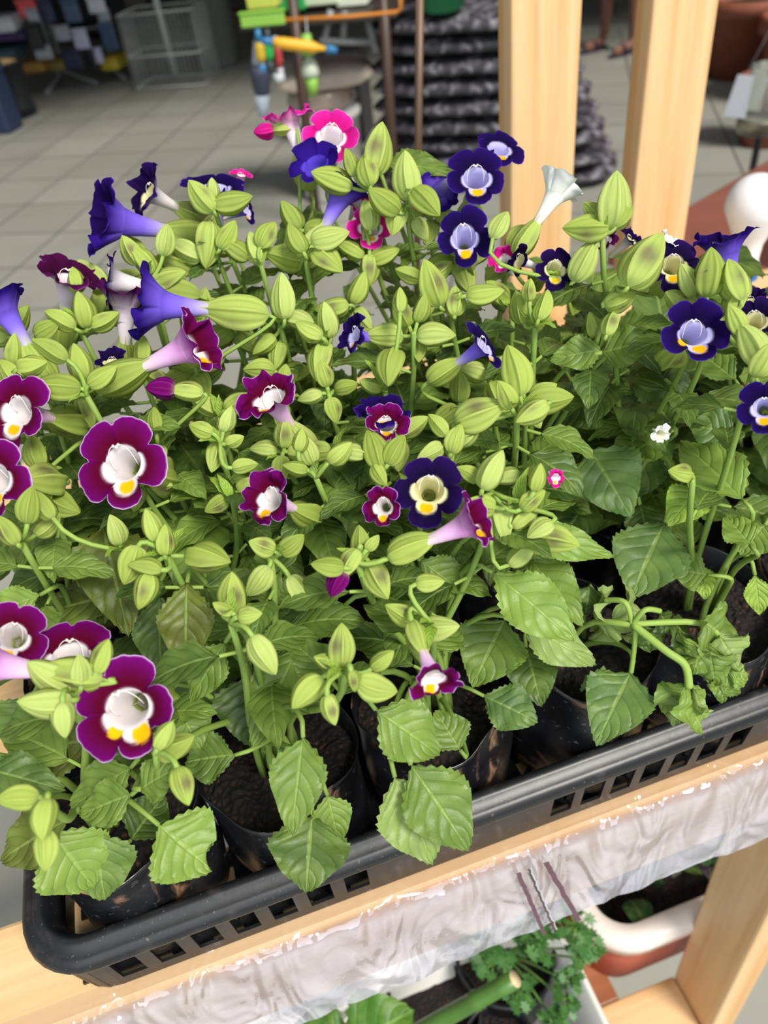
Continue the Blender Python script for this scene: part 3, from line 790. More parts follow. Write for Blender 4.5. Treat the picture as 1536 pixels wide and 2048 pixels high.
flower(1450, 500, 116, (-.25, .9, .2), 'b', 4, 0, .006)
flower(1390, 664, 126, (0, .15, 1), 'b2', 0, 4, .012)
flower(1508, 640, 96, (-.4, .2, .8), 'k', 1, 0, .008)
flower(1528, 815, 96, (-.45, 0, .9), 'b', 0, 0, .01)
flower(1500, 600, 60, (-.2, .6, .6), 'k', 2, 0, .0, cal=0)
flower(8, 622, 110, (-.5, .8, .15), 'b', 4, 0, .01)
flower(972, 690, 106, (.72, .4, .5), 'b', 0, 0, .014)
flower(708, 668, 84, (-.75, .1, .5), 'b', 2, 0, .006)
flower(765, 826, 116, (.05, .7, .6), 'b', 2, 0, .004)
flower(772, 846, 90, (.1, .4, .8), 'm', 3, 0, .008, cal=0)
flower(538, 996, 124, (-.5, .25, .8), 'm', 3, -10, .01)
flower(766, 1012, 96, (-.15, .05, 1), 'm', 2, 0, .012, asp=.85)
flower(858, 978, 148, (-.05, .15, 1), 'k', 0, -8, .014)
flower(936, 1048, 132, (.85, .38, .25), 'm', 4, 0, .022, stam=False)
flower(868, 1360, 112, (.25, -.62, .7), 'm', 3, 0, .012, plant=2)
flower(222, 722, 62, (0, .6, .7), 'k', 2, 0, -.004, cal=0)
flower(1205, 478, 66, (-.3, .4, .7), 'd', 2, 0, -.006, cal=0)
flower(1262, 478, 56, (.5, .4, .6), 'k', 3, 0, -.008, cal=0)
flower(270, 600, 60, (.2, .5, .7), 'd', 3, 0, -.008, cal=0)
flower(1310, 490, 50, (0, .5, .7), 'p', 3, 0, -.008, cal=0)
PB_ = {k: pod_mesh(99 + i, c) for i, (k, c) in enumerate((('m', (lin(130, 20, 130), lin(100, 4, 84), lin(150, 60, 150))), ('p', (lin(210, 40, 150), lin(190, 20, 120), lin(226, 110, 180)))))}
for k_ in PB_.values(): k_.materials.clear(); k_.materials.append(M_petal)
def petal_bud(px, py, L, ang, kind, dz):
    c = canopy(px, py, dz); p = near(c); a = math.radians(ang); d = camv(math.cos(a), math.sin(a), .1); Lw = L * (c - CAM).length / F * 1.3
    add_part(p, PB_[kind], 'closed_flower', c - d * Lw * .5, frame(d, Vector((0, 0, 1))), (Lw * 1.25, Lw * 1.25, Lw))
    add_part(p, CALS[0], 'calyx', c - d * Lw * 1.35, frame(d, Vector((0, 0, 1))), Lw * 1.15)
    nd = min(p.nodes, key=lambda q: (q - c).length); b = c - d * Lw * 1.35
    p.stem.tube([v - p.root.location for v in bez(nd, nd.lerp(b, .5), b - d * .006, b, 6)], .0011, 5, SC2)
petal_bud(676, 1168, 46, -120, 'm', .008); petal_bud(322, 778, 46, 175, 'm', .006); petal_bud(528, 262, 30, 190, 'p', .006)
flower(1112, 955, 40, (.2, -.3, .8), 'p', 3, 0, -.004, stam=False, cal=0)
flower(1322, 868, 40, (.1, -.3, .8), 'w', 3, 0, -.03, stam=False, cal=0)

# --- leaves that stand out in the photograph: base px,py,z  tip px,py,z  width px  shade
HL = [
 (105, 1665, 1.085, 186, 1776, 1.055, 128, 'l', {}), (190, 1665, 1.075, 210, 1800, 1.045, 120, 'g', {}), (318, 1650, 1.095, 424, 1742, 1.075, 138, 'l', dict(bite=(.72, -1))),
 (135, 1640, 1.10, 0, 1722, 1.085, 96, 'o', {}), (-40, 1535, 1.13, 132, 1582, 1.12, 78, 'g', {}), (262, 1590, 1.12, 160, 1632, 1.11, 82, 'm', {}), (262, 1535, 1.12, 140, 1620, 1.10, 86, 'm', {}),
 (282, 1578, 1.13, 366, 1532, 1.14, 76, 'm', {}), (262, 1680, 1.06, 330, 1590, 1.06, 90, 'd', {}),
 (606, 1475, 1.115, 584, 1672, 1.09, 102, 'm', {}), (625, 1630, 1.075, 612, 1786, 1.055, 140, 'd', dict(wav=.05)), (655, 1590, 1.08, 680, 1690, 1.06, 70, 'm', {}),
 (822, 1530, 1.10, 938, 1702, 1.075, 128, 'm', {}), (790, 1555, 1.095, 866, 1728, 1.065, 126, 'p', {}), (752, 1420, 1.12, 878, 1512, 1.095, 118, 'm', {}),
 (374, 1165, 1.165, 372, 1342, 1.14, 100, 'o', {}), (205, 1050, 1.155, 258, 1274, 1.125, 134, 'o', {}), (318, 1190, 1.13, 322, 1352, 1.10, 92, 'g', {}), (108, 1075, 1.14, 45, 1196, 1.12, 92, 'g', {}),
 (45, 1010, 1.14, -20, 1160, 1.12, 100, 'd', {}), (450, 1285, 1.15, 382, 1404, 1.13, 74, 'm', {}), (500, 1350, 1.095, 500, 1495, 1.07, 130, 'd', {}), (600, 1290, 1.11, 505, 1495, 1.09, 108, 'm', {}),
 (240, 1190, 1.12, 80, 1230, 1.11, 90, 'o', {}), (80, 1190, 1.15, -30, 1240, 1.14, 66, 'l', {}), (985, 1145, 1.135, 1148, 1282, 1.115, 112, 'l', {}), (1062, 1120, 1.13, 1166, 1254, 1.115, 96, 'm', {}),
 (1040, 1245, 1.10, 1192, 1330, 1.075, 92, 'p', dict(curl=.05)), (1010, 1060, 1.15, 1228, 1114, 1.14, 74, 'l', {}), (1010, 1240, 1.09, 945, 1375, 1.07, 132, 'm', {}), (905, 1060, 1.13, 925, 1130, 1.12, 90, 'm', {}),
 (1262, 1345, 1.06, 1192, 1492, 1.045, 122, 'b', {}), (1052, 1295, 1.06, 1084, 1414, 1.05, 96, 'g', {}), (968, 1392, 1.055, 1076, 1446, 1.05, 90, 'b', {}), (1330, 1045, 1.10, 1262, 1196, 1.08, 136, 'b', {}),
 (1485, 1000, 1.13, 1362, 884, 1.13, 104, 'l', {}), (1400, 975, 1.12, 1336, 1052, 1.11, 78, 'y', {}), (1180, 900, 1.13, 1262, 1036, 1.11, 140, 'b', {}), (1205, 700, 1.19, 1098, 722, 1.185, 66, 'm', {}),
 (1205, 705, 1.19, 1324, 682, 1.20, 82, 'm', {}), (1260, 735, 1.16, 1388, 786, 1.15, 110, 'g', {}), (1345, 850, 1.14, 1265, 758, 1.14, 84, 'g', {}), (1470, 870, 1.13, 1380, 850, 1.13, 90, 'b', {}),
 (1310, 900, 1.12, 1240, 1010, 1.10, 90, 'd', {}), (775, 325, 1.25, 915, 348, 1.245, 54, 'm', {}), (430, 965, 1.14, 310, 1012, 1.12, 100, 'g', {}), (250, 870, 1.16, 355, 960, 1.15, 60, 'l', {}),
 (660, 770, 1.16, 620, 885, 1.14, 76, 'g', {}), (330, 560, 1.21, 300, 600, 1.20, 60, 'g', {}), (855, 1300, 1.11, 910, 1250, 1.10, 90, 'm', {}), (920, 1500, 1.07, 870, 1420, 1.08, 80, 'm', {}),
 (470, 1510, 1.08, 370, 1525, 1.075, 90, 'g', {}), (350, 1400, 1.10, 400, 1500, 1.08, 90, 'm', {}), (420, 1340, 1.08, 330, 1440, 1.07, 100, 'g', {}), (1110, 1120, 1.11, 1020, 1150, 1.10, 70, 'g', {}),
 (840, 1120, 1.14, 930, 1190, 1.12, 80, 'm', {}), (790, 1170, 1.12, 770, 1240, 1.11, 100, 'd', {}), (690, 1210, 1.14, 640, 1270, 1.12, 70, 'm', {}), (650, 1180, 1.10, 520, 1240, 1.09, 110, 'd', {}),
 (560, 1300, 1.07, 640, 1180, 1.08, 110, 'd', {}), (60, 1400, 1.10, 10, 1490, 1.08, 90, 'g', {}), (200, 1480, 1.09, 60, 1500, 1.08, 110, 'o', {}), (180, 1520, 1.07, 60, 1460, 1.07, 100, 'd', {}),
 (1500, 1090, 1.12, 1450, 1030, 1.12, 60, 'l', {}), (1415, 1150, 1.08, 1340, 1140, 1.08, 70, 'm', {}), (1400, 1130, 1.07, 1412, 1200, 1.06, 44, 'y', {}), (1510, 1150, 1.08, 1520, 1230, 1.06, 44, 'y', {}), (1530, 1050, 1.12, 1480, 1110, 1.11, 80, 'm', {}),
 (580, 560, 1.21, 640, 420, 1.20, 90, 'd', {}), (1090, 700, 1.17, 1110, 640, 1.18, 44, 'm', {}), (1200, 800, 1.14, 1130, 850, 1.13, 90, 'g', {}), (1150, 780, 1.13, 1200, 880, 1.12, 90, 'g', {}),
 (1280, 1010, 1.10, 1300, 1090, 1.09, 70, 'd', {}), (1180, 1000, 1.08, 1120, 1080, 1.07, 100, 'd', {}), (1470, 760, 1.15, 1390, 700, 1.15, 60, 'm', {}),
]
for bx, by, bz, tx, ty, tz, wd, ch, kw in HL:
    b_, t_ = at(bx, by, bz), at(tx, ty, tz); mid = (b_ + t_) / 2; D = (mid - CAM).length
    p = near(b_); n = (Vector((0, 0, 1)) * .6 + (CAM - mid).normalized()).normalized()
    leaf_into(p.leaf, b_, t_, wd * D / F * 1.08, n, RAMPC(ch), 30, droop=.05, fold=.16, off=p.root.location, **kw)
    rt = p.soil + Vector((random.uniform(-.01, .01), random.uniform(-.01, .01), 0)); hgt = max(.004, b_.z - rt.z)
    ctrl = Vector((rt.x, rt.y, rt.z + hgt * .75)); c2 = b_ - (t_ - b_).normalized() * .022 + Vector((0, 0, .002))
    p.stem.tube([q - p.root.location for q in bez(rt - Vector((0, 0, .004)), ctrl, c2, b_, 9)], [.0020 - .0010 * i / 9 for i in range(10)], 6, mixv(SC1, SC2, random.random()))

# --- the wilted plant in the front row
wp = plants[3]; wo = wp.root.location
def wstem(P, r=.0019):
    pts = [at(x, y, z) for x, y, z in P]; N_ = 16; out = []
    for i in range(N_ + 1):
        t = i / N_ * (len(pts) - 1); k = min(len(pts) - 2, int(t)); f = t - k
        p0, p1, p2, p3 = pts[max(0, k - 1)], pts[k], pts[k + 1], pts[min(len(pts) - 1, k + 2)]
        out.append(.5 * ((2 * p1) + (p2 - p0) * f + (2 * p0 - 5 * p1 + 4 * p2 - p3) * f * f + (3 * p1 - p0 - 3 * p2 + p3) * f**3))
    wp.stem.tube([q - wo for q in out], r, 7, SC2)
wstem([(1110, 1330, 1.03), (1170, 1250, 1.075), (1265, 1248, 1.09), (1390, 1245, 1.085), (1440, 1275, 1.08), (1458, 1345, 1.06)], .0016)
wstem([(1265, 1248, 1.09), (1330, 1300, 1.085), (1370, 1330, 1.08), (1378, 1375, 1.07)], .0020)
wstem([(1265, 1248, 1.09), (1290, 1220, 1.10), (1320, 1222, 1.095)], .0014)
wstem([(1272, 1250, 1.09), (1268, 1300, 1.075), (1262, 1345, 1.06)], .0013)
wstem([(1265, 1248, 1.09), (1250, 1205, 1.10), (1210, 1200, 1.095)], .0014)
wl = MB()
WL = [(1215, 1205, 1.095, 1200, 1262, 1.06, 90, 'p'), (1240, 1200, 1.095, 1260, 1250, 1.06, 70, 'p'), (1290, 1250, 1.085, 1300, 1300, 1.07, 70, 'g'), (1320, 1225, 1.09, 1340, 1265, 1.08, 46, 'd'), (1340, 1245, 1.085, 1385, 1280, 1.075, 60, 'd'),
 (1400, 1240, 1.09, 1475, 1290, 1.075, 90, 'm'), (1440, 1270, 1.085, 1475, 1340, 1.065, 70, 'p'), (1410, 1280, 1.08, 1385, 1350, 1.07, 72, 'm'), (1400, 1290, 1.085, 1350, 1310, 1.07, 54, 'l'), (1420, 1300, 1.08, 1430, 1370, 1.06, 66, 'm'),
 (1455, 1340, 1.065, 1440, 1405, 1.05, 50, 'm'), (1460, 1345, 1.065, 1496, 1350, 1.06, 40, 'l'), (1376, 1372, 1.07, 1395, 1468, 1.045, 66, 'l'), (1376, 1370, 1.07, 1415, 1430, 1.05, 46, 'p'), (1372, 1370, 1.07, 1335, 1440, 1.045, 64, 'm'), (1345, 1385, 1.06, 1350, 1452, 1.045, 46, 'p'),
 (1170, 1350, 1.06, 1215, 1380, 1.05, 50, 'g'), (1440, 1390, 1.055, 1475, 1350, 1.06, 34, 'm'), (1180, 1170, 1.09, 1170, 1230, 1.07, 46, 'b')]
for bx, by, bz, tx, ty, tz, wd, ch in WL:
    b_, t_ = at(bx, by, bz), at(tx, ty, tz); D = (b_ - CAM).length
    leaf_into(wl, b_, t_, wd * D / F * 1.35, (CAM - b_).normalized() * .6 + Vector((random.uniform(-.6, .6), random.uniform(-.6, .6), .4)), LEAFC[ch], 22, droop=.1, fold=-.3, curl=.16, wav=.07, off=wo)
tag(wl.build('wilted_leaves', M_leaf, wp.root), 'curled and shrivelled pale green leaves')

for p in plants:       # plants at the tray's right end: a few bare upright stems each
    if p.nodes or p.wilt: continue
    for k in range(3):
        top = p.soil + Vector((random.uniform(-.03, .03), random.uniform(-.03, .03), random.uniform(.10, .15) - .05 * (p.r == 2)))
        p.nodes.append(top); grow_stem(p, top, Vector((0, 0, 1)), lv=(.3, .5, .7, .9), big=1.1)
        for j in range(3):
            d = Vector((random.uniform(-1, 1), random.uniform(-1, 1), 1)).normalized(); add_part(p, random.choice(PODS), 'flower_bud', top + d * .004, frame(d, Vector((0, 0, 1))), .022)
for p in plants:
    if p.r == 0: continue
    for k in range(26):
        az = random.random() * 2 * pi; rr_ = random.uniform(.0, .03); z = p.soil.z + random.uniform(.015, .125)
        b0 = p.root.location + Vector((math.cos(az) * rr_, math.sin(az) * rr_, 0)); b0.z = z
        az += random.uniform(-.6, .6); ln = random.uniform(.036, .052)
        p.leaf_queue.append((b0, b0 + Vector((math.cos(az), math.sin(az), random.uniform(-.35, .2))).normalized() * ln, ln * .68, Vector((0, 0, 1)), random.choice('ggdmg'), None))
# --- finish plants
def clip_ok(b, t):    # keep filler leaves off the open soil the photo shows at the front
    return True
for p in plants:
    for b0, tp, wd, nn, ch, at_stem in p.leaf_queue:
        u_, v_ = suv(tp)
        if p.wilt: continue
        if v_ < .004 or (tp - CAM).length < .29: continue
        if p.r == 0 and tp.z < 1.10 and random.random() < .8: continue
        q = R3.transposed() @ ((b0 + tp) / 2 - CAM); X, Y = 768 + F * q.x / q.z, 1024 + F * q.y / q.z
        if any((X - x) ** 2 / a ** 2 + (Y - y) ** 2 / b ** 2 < 1 for x, y, a, b in ((500, 1560, 110, 90), (930, 1465, 130, 85), (700, 1560, 90, 60), (1180, 1330, 150, 120), (1400, 1200, 150, 110), (300, 1700, 200, 80), (1250, 1090, 60, 60))): continue
        if at_stem: p.stem.tube([at_stem - p.root.location, b0 - p.root.location], .0009, 5, SC2, False)
        leaf_into(p.leaf, b0, tp, wd, nn, RAMPC(ch), 14, droop=.10, fold=.2, off=p.root.location)
    if p.leaf.f: p.leaf.build('foliage', M_leaf, p.root)
    if p.stem.f: p.stem.build('stem', M_stem, p.root)
PL = [
 'torenia in the front left corner bag, burgundy flower with two yellow spots',
 'torenia second from left in the front row, long serrated leaves hanging over its bag',
 'torenia third from left in front row, burgundy trumpet beside a dark cream-throated flower',
 'wilted torenia in the front row, drooping stems with shrivelled curled leaves',
 'torenia in the front row right of the wilted plant, broad dark leaves',
 'torenia at the right end of the front row, thin upright stems',
 'torenia in the second row at the left rim, burgundy flowers opening leftwards',
 'torenia second from left in the second row, large burgundy flower with white throat',
 'torenia third from left in the second row, burgundy flower beside small crumpled violet ones',
 'torenia fourth from left in the second row, one violet flower facing right',
 'torenia towards the right of the second row, dark purple flower with two yellow spots',
 'torenia at the right end of the second row, upright leafy stems without open flowers',
 "torenia in the back left corner of the tray, violet flower at the picture's left edge",
 'torenia second from left in the back row, violet trumpets leaning over the floor',
 'torenia third from left in the back row, pale pink and dark violet flowers',
 'torenia in the back row before the left post, pale-throated violet and white flowers',
 'torenia in the back row before the right post, small dark purple flowers',
 'torenia in the back right corner of the tray, green buds only',
]
for p, l in zip(plants, PL): p.root['label'] = l

# ------------------------------------------------------------ things on the deck below
def uv3(px, py, z): return suv(at(px, py, z))
M_white = plain('white_plastic', lin(222, 220, 214), .35, var=.04)
M_black = plain('black_plastic', lin(24, 24, 28), .4, var=.3)
M_terra = plain('terracotta', lin(150, 70, 52), .7, var=.2, nscale=8)
M_brick = plain('red_plastic', lin(176, 82, 66), .5, var=.1)
def tub(name, u0, v0, u1, v1, z0, z1, r, wall, mat, label, cat, rimr=.003, taper=.02, rim_mat=None):
    root = empty(name, S((u0 + u1) / 2, (v0 + v1) / 2, z0), label, cat)
    m = MB(); rings = []
    prof = [(taper + wall * 3, z0 + .004), (taper, z0), (taper * .5, (z0 + z1) / 2), (0, z1 - .006), (-rimr, z1 - .003), (-rimr, z1), (0, z1 + .002), (wall, z1), (wall + taper * .5, (z0 + z1) / 2), (taper + wall, z0 + .006)]
    for ins, z in prof:
        ri = max(.004, r - ins); pts = []
        for cxx, cyy, a0 in ((u1 - ins - ri, v0 + ins + ri, -90), (u1 - ins - ri, v1 - ins - ri, 0), (u0 + ins + ri, v1 - ins - ri, 90), (u0 + ins + ri, v0 + ins + ri, 180)):
            for i in range(9):
                a = math.radians(a0 + 90 * i / 8); pts.append((cxx + ri * math.cos(a), cyy + ri * math.sin(a)))
        rings.append([m.vert(S(u, v, z) - root.location) for u, v in pts])
    for k, (a, b) in enumerate(zip(rings, rings[1:])):
        n = len(a)
        for i in range(n): m.face(a[i], a[(i + 1) % n], b[(i + 1) % n], b[i], m=1 if (rim_mat and 2 <= k <= 7) else 0)
    m.face(*reversed(rings[0])); m.face(*rings[-1])
    m.build('tub_body', [mat, rim_mat or mat], root)
    return root
a = uv3(1180, 1920, .50); b = uv3(1235, 2048, .50)
tub('white_tub', -.02, -.13, a[0] - .014, .135, ZL + .001, .50, .06, .003, M_white, 'deep white plastic tub on the deck under the plastic film, holding black pots of herbs', 'tub')
ra = uv3(1185, 1900, .47); rb = uv3(1395, 1800, .47)
M_rim = plain('pale_rim', lin(226, 214, 206), .35, var=.04)
redtub = tub('red_planter_trough', a[0] + .022, ra[1] - .01, .72, ra[1] + .20, ZL + .001, .475, .05, .012, M_brick, 'red plastic trough with a thick white rim beside the front leg', 'planter', .006, .012, None)
m = MB(); rings = []
for ins, z in ((-.008, .455), (-.010, .475), (-.004, .483), (.014, .482), (.018, .472), (.016, .455)):
    pts = []; u0, v0, u1, v1 = a[0] + .022, ra[1] - .01, .72, ra[1] + .20; ri = .05 - ins
    for cxx, cyy, a0 in ((u1 - ins - ri, v0 + ins + ri, -90), (u1 - ins - ri, v1 - ins - ri, 0), (u0 + ins + ri, v1 - ins - ri, 90), (u0 + ins + ri, v0 + ins + ri, 180)):
        for i in range(9):
            t = math.radians(a0 + 90 * i / 8); pts.append((cxx + ri * math.cos(t), cyy + ri * math.sin(t)))
    rings.append([m.vert(S(u, v, z) - redtub.location) for u, v in pts])
for r1, r2 in zip(rings, rings[1:] + rings[:1]):
    for i in range(len(r1)): m.face(r1[i], r1[(i + 1) % len(r1)], r2[(i + 1) % len(r1)], r2[i])
tag(m.build('rim', M_rim, redtub), 'white rounded rim')
m = MB(); m.grid(lambda i, j: (S(a[0] + .05 + (.66 - a[0]) * i, ra[1] + .012 + .16 * j, .43 + .01 * noise.noise(Vector((i * 20, j * 8, 0)))) - redtub.location, (i, j)), 30, 12); m.build('soil', M_soil, redtub)
m = MB()
for k in range(40):
    u = random.uniform(a[0] + .06, .70); v = ra[1] + random.uniform(.03, .17); b0 = S(u, v, .432)
    az = random.random() * 6.28; L_ = random.uniform(.03, .055)
    leaf_into(m, b0 + Vector((0, 0, random.uniform(0, .03))), b0 + Vector((math.cos(az) * L_, math.sin(az) * L_, random.uniform(.02, .05))), L_ * .6, Vector((0, 0, 1)), random.choice([lin(20, 70, 40), lin(60, 20, 70), lin(30, 60, 30)]), 8, off=redtub.location)
m.build('foliage', M_leaf, redtub)

def small_pot(c, r, h, label, name='black_pot', soil=True, mat=M_black):
    root = empty(name, c, label, 'plant pot'); m = MB()
    m.caps = False
    m.lathe([(.001, 0), (r * .78, 0), (r * .80, .003), (r * .98, h - .012), (r * 1.03, h - .012), (r * 1.04, h), (r * .98, h), (r * .96, h - .015), (r * .90, h * .6)], n=36)
    m.build('pot', mat, root)
    if soil:
        m = MB(); m.grid(lambda i, j: (Vector((r * .95 * i * math.cos(2 * pi * j), r * .95 * i * math.sin(2 * pi * j), h * .78 + .003 * noise.noise(Vector((i * 9 * math.cos(2 * pi * j), i * 9 * math.sin(2 * pi * j), 1))))), (i, j)), 8, 28, True); m.build('soil', M_soil, root)
    return root
M_pars = plain('parsley_green', lin(66, 112, 52), .5, var=.3, nscale=60)
pc = at(1010, 1905, .475); pz = ZL + .007
pot1 = small_pot(Vector((pc.x, pc.y, pz)), .052, .475 - pz, 'black pot with trailing parsley standing in the white tub', 'potted_parsley')
stm = MB(); lf = MB(); o1 = pot1.location
def parsley(px, py, z, size):
    c = at(px, py, z) - o1; st = Vector((0, 0, .475 - pz - .03))
    stm.tube(bez(st, st + Vector((0, 0, .06)), c - Vector((0, 0, .02)), c, 8), .0012, 5, lin(110, 150, 70))
    for k in range(18):
        az = random.random() * 6.28; rr_ = size * random.uniform(.25, 1); q = c + Vector((math.cos(az) * rr_, math.sin(az) * rr_, random.uniform(-.4, .4) * size))
        stm.tube([c, q], .0006, 4, lin(100, 140, 62))
        n_ = 14; b = len(lf.v); cc = lf.vert(q); rad = size * .42; tl = Vector((random.uniform(-.5, .5), random.uniform(-.5, .5), 1)).normalized(); e1 = tl.orthogonal().normalized(); e2 = tl.cross(e1)
        for i in range(n_):
            t = 2 * pi * i / n_; r_ = rad * (1 if i % 2 else .6) * (1 if (i // 2) % 3 else .8); lf.vert(q + (e1 * math.cos(t) + e2 * math.sin(t)) * r_ + tl * (.18 * rad if i % 2 else -.05 * rad))
        for i in range(n_): lf.face(cc, b + 1 + i, b + 1 + (i + 1) % n_)
for x, y, z, s_ in ((985, 1930, .52, .022), (1065, 1880, .57, .020), (1150, 1850, .58, .018), (1170, 1890, .56, .017), (1140, 1960, .53, .014), (1135, 2000, .51, .014), (1040, 1980, .52, .016), (1110, 2040, .50, .016), (960, 1900, .54, .018), (1075, 1890, .56, .018), (1160, 1910, .55, .014)): parsley(x, y, z, s_)
stm.build('stem', M_stem, pot1); lf.build('foliage', M_pars, pot1)
p2 = at(865, 2020, .45)
pot2 = small_pot(Vector((p2.x, p2.y, pz)), .05, .45 - pz, 'black pot of dark soil at the picture bottom, left of the parsley pot', 'soil_pot')
p3 = at(1000, 2075, .47)
pot3 = small_pot(Vector((p3.x, p3.y, pz)), .036, .11, 'small black pot with a white printed paper label in the tub', 'labelled_pot')
m = MB(); cyl = [(p3.x, p3.y)]
def labf(i, j):
    d0 = math.atan2(-p3.y, -p3.x) + .4; th = d0 + 1.9 * (j - .5) + pi * 0; r = .0372
    return (Vector((r * math.cos(th), r * math.sin(th), .03 + .065 * i)), (j, i))
m.grid(labf, 4, 16)
def label_mat():
    m_, nt, bs, out = newmat('printed_label'); uv = N(nt, 'ShaderNodeUVMap'); sp = N(nt, 'ShaderNodeSeparateXYZ'); nt.links.new(uv.outputs[0], sp.inputs[0])
    band = mth(nt, 'MULTIPLY', ramp(nt, mth(nt, 'ABSOLUTE', mth(nt, 'SUBTRACT', mth(nt, 'FRACT', mth(nt, 'MULTIPLY', sp.outputs[1], 5)), .5)), .24, .22), 1)
    n = noi(nt, 420, 1); c = mixc(nt, mth(nt, 'MULTIPLY', band, ramp(nt, n, .5, .54)), lin(226, 220, 206), lin(70, 70, 66)); nt.links.new(c, bs.inputs['Base Color']); return m_
m.build('label', label_mat(), pot3)
m = MB(); g0, g1 = at(870, 2046, .53), at(1030, 1958, .60); gd = (g1 - g0).normalized(); g0 = g0 - gd * .10
pts = [g0 + (g1 - g0) * t for t in (0, .2, .4, .55, .74, .76, .78, .9, 1)]
m.tube(pts, [.0085, .0085, .0085, .0085, .0082, .0095, .0082, .008, .008], 16); gs = m.build('cut_cane', plain('cane_green', lin(72, 110, 44), .4, var=.3, nscale=30))
tag(gs, 'thick green cut cane slanting up over the pots in the white tub', 'plant cane')
m = MB(); m.tube([g1, g1 + gd * .0004], .0074, 14); m.build('cut_end', plain('cut_end', lin(196, 180, 140), .7), gs)
m = MB(); leaf_into(m, at(690, 2100, .56), at(828, 2020, .58), .075, Vector((0, -.3, 1)), lin(60, 110, 30), 24, off=Vector((0, 0, 0)), droop=.1, fold=.1)
leaf_into(m, at(700, 2090, .55), at(585, 2050, .55), .05, Vector((0, 0, 1)), lin(52, 100, 40), 20)
m.tube([at(700, 2110, .5), at(695, 2100, .56)], .002, 6); wl_ = None
p4 = at(740, 2090, .47)
pot4 = small_pot(Vector((p4.x, p4.y, pz)), .038, .12, 'white pot with a glossy round leaf at the bottom edge of the picture', 'white_pot', True, M_white)
o = m.build('foliage', M_leaf, pot4); o.matrix_parent_inverse = Matrix.Translation(pot4.location).inverted()
# red-brown board the photo shows behind the parsley tub
# ------------------------------------------------------------ behind the shelf
SR = math.radians(-15)
def yawm(c, yaw=SR): return Matrix.Translation(c) @ Matrix.Rotation(yaw, 4, 'Z')
M_cols = {}
def cm(rgb, rough=.45, metal=0, var=.15):
    k = (rgb, rough, metal)
    if k not in M_cols: M_cols[k] = plain('shade_%d_%d_%d' % rgb, lin(*rgb), rough, metal, var, 12)
    return M_cols[k]
def pbox(name, x0, y0, x1, y1, H, depth, rgb, label, cat, group=None, floor=False, bev=.01, lid=None, rough=.45, yaw=SR):
    xm = (x0 + x1) / 2; t = ath(xm, y0, H); b = ath(xm, y1, H); z0 = 0.001 if floor else b.z
    wd = abs(x1 - x0) * (t - CAM).length / F; root = None
    if lid is not None: root = empty(name, Vector((b.x, b.y, z0)), label, cat, group, yaw)
    m = MB(); h = t.z - z0; m.box((-wd / 2, -depth / 2, 0), (wd / 2, depth / 2, h * (.82 if lid is not None else 1)))
    o = m.build('body' if root else name, cm(rgb, rough), root, False, min(bev, h * .2, wd * .2))
    if root:
        m = MB(); m.box((-wd / 2 - .004, -depth / 2 - .004, h * .82), (wd / 2 + .004, depth / 2 + .004, h)); m.build('lid', cm(lid), root, False, min(bev, h * .08))
        return root
    o.location = (b.x, b.y, z0); o.rotation_euler = (0, 0, yaw); return tag(o, label, cat, group)

# stack of black bags of soil
def bag_mesh(name, L, Wd, H, seed, mat):
    m = MB()
    def fn(i, j):
        th = 2 * pi * j; ph = pi * i - pi / 2
        cc = math.copysign(abs(math.cos(ph)) ** .55, 1); x = L / 2 * math.copysign(abs(math.cos(th)) ** .45, math.cos(th)) * cc; y = Wd / 2 * math.copysign(abs(math.sin(th)) ** .45, math.sin(th)) * cc
        z = H / 2 * math.copysign(abs(math.sin(ph)) ** .8, math.sin(ph)); e = (abs(x) / (L / 2)) ** 4
        z *= 1 - .35 * e
        nn = noise.noise(Vector((x * 9, y * 9, z * 14 + seed))) * .018 + noise.noise(Vector((x * 26, y * 26, z * 40 + seed))) * .008
        p = Vector((x, y, z)); return (p + p.normalized() * nn * (1 if abs(z) < H * .35 else .35), (i, j))
    m.grid(fn, 18, 72, True); return m.mesh(name, mat)
def shiny_bag():
    m, nt, bs, out = newmat('dark_glossy_bag'); n = noi(nt, 16, 6, dist=.8)
    nt.links.new(mixc(nt, ramp(nt, n, .45, .75), lin(58, 56, 62), lin(160, 156, 166)), bs.inputs['Base Color']); bs.inputs['Roughness'].default_value = .28  # pale patches paint highlights, dark ones folds, into the base colour
    bump(nt, bs, n, .9, .02); return m
MSB = shiny_bag(); A0 = at(742, 392, 0); B0 = at(1222, 392, 0); ctr = (A0 + B0) / 2; wdt = (B0 - A0).length * 1.0; ya = math.atan2(B0.y - A0.y, B0.x - A0.x)
bk = Vector((-math.sin(ya), math.cos(ya), 0)); LBL = ['lowest', 'second lowest', 'third lowest', 'fourth lowest', 'fifth lowest', 'sixth lowest', 'third from top', 'second from top', 'topmost']
HB = .083; bmesh_ = bag_mesh('soil_bag', wdt * 1.0, .50, HB * .93, 3, MSB)
for k in range(9):
    if k == 0: o = bpy.data.objects.new('soil_bag', bmesh_); first = o
    else: o = first.copy()
    COL.objects.link(o); sc_ = 1 - .035 * k
    o.location = ctr + bk * (.27 + random.uniform(-.01, .01)) + Vector((-.04 * k * .4, 0, HB * (k + .5) + .004)); o.rotation_euler = (0, 0, ya + (pi if k % 2 else 0) + random.uniform(-.03, .03)); o.scale = (sc_, 1, 1)
    tag(o, 'glossy black bag of potting soil, %s in the stack behind the pine posts' % LBL[k], 'soil bag', 'stacked soil bags')
ch = Vector((ctr.x, ctr.y, 0)) + bk * .10
for (x0, x1, y, H_, rgb) in ((800, 905, 42, 0, 0),):
    pass
m = MB(); gb = ath(886, 22, 3.95); m.caps = True
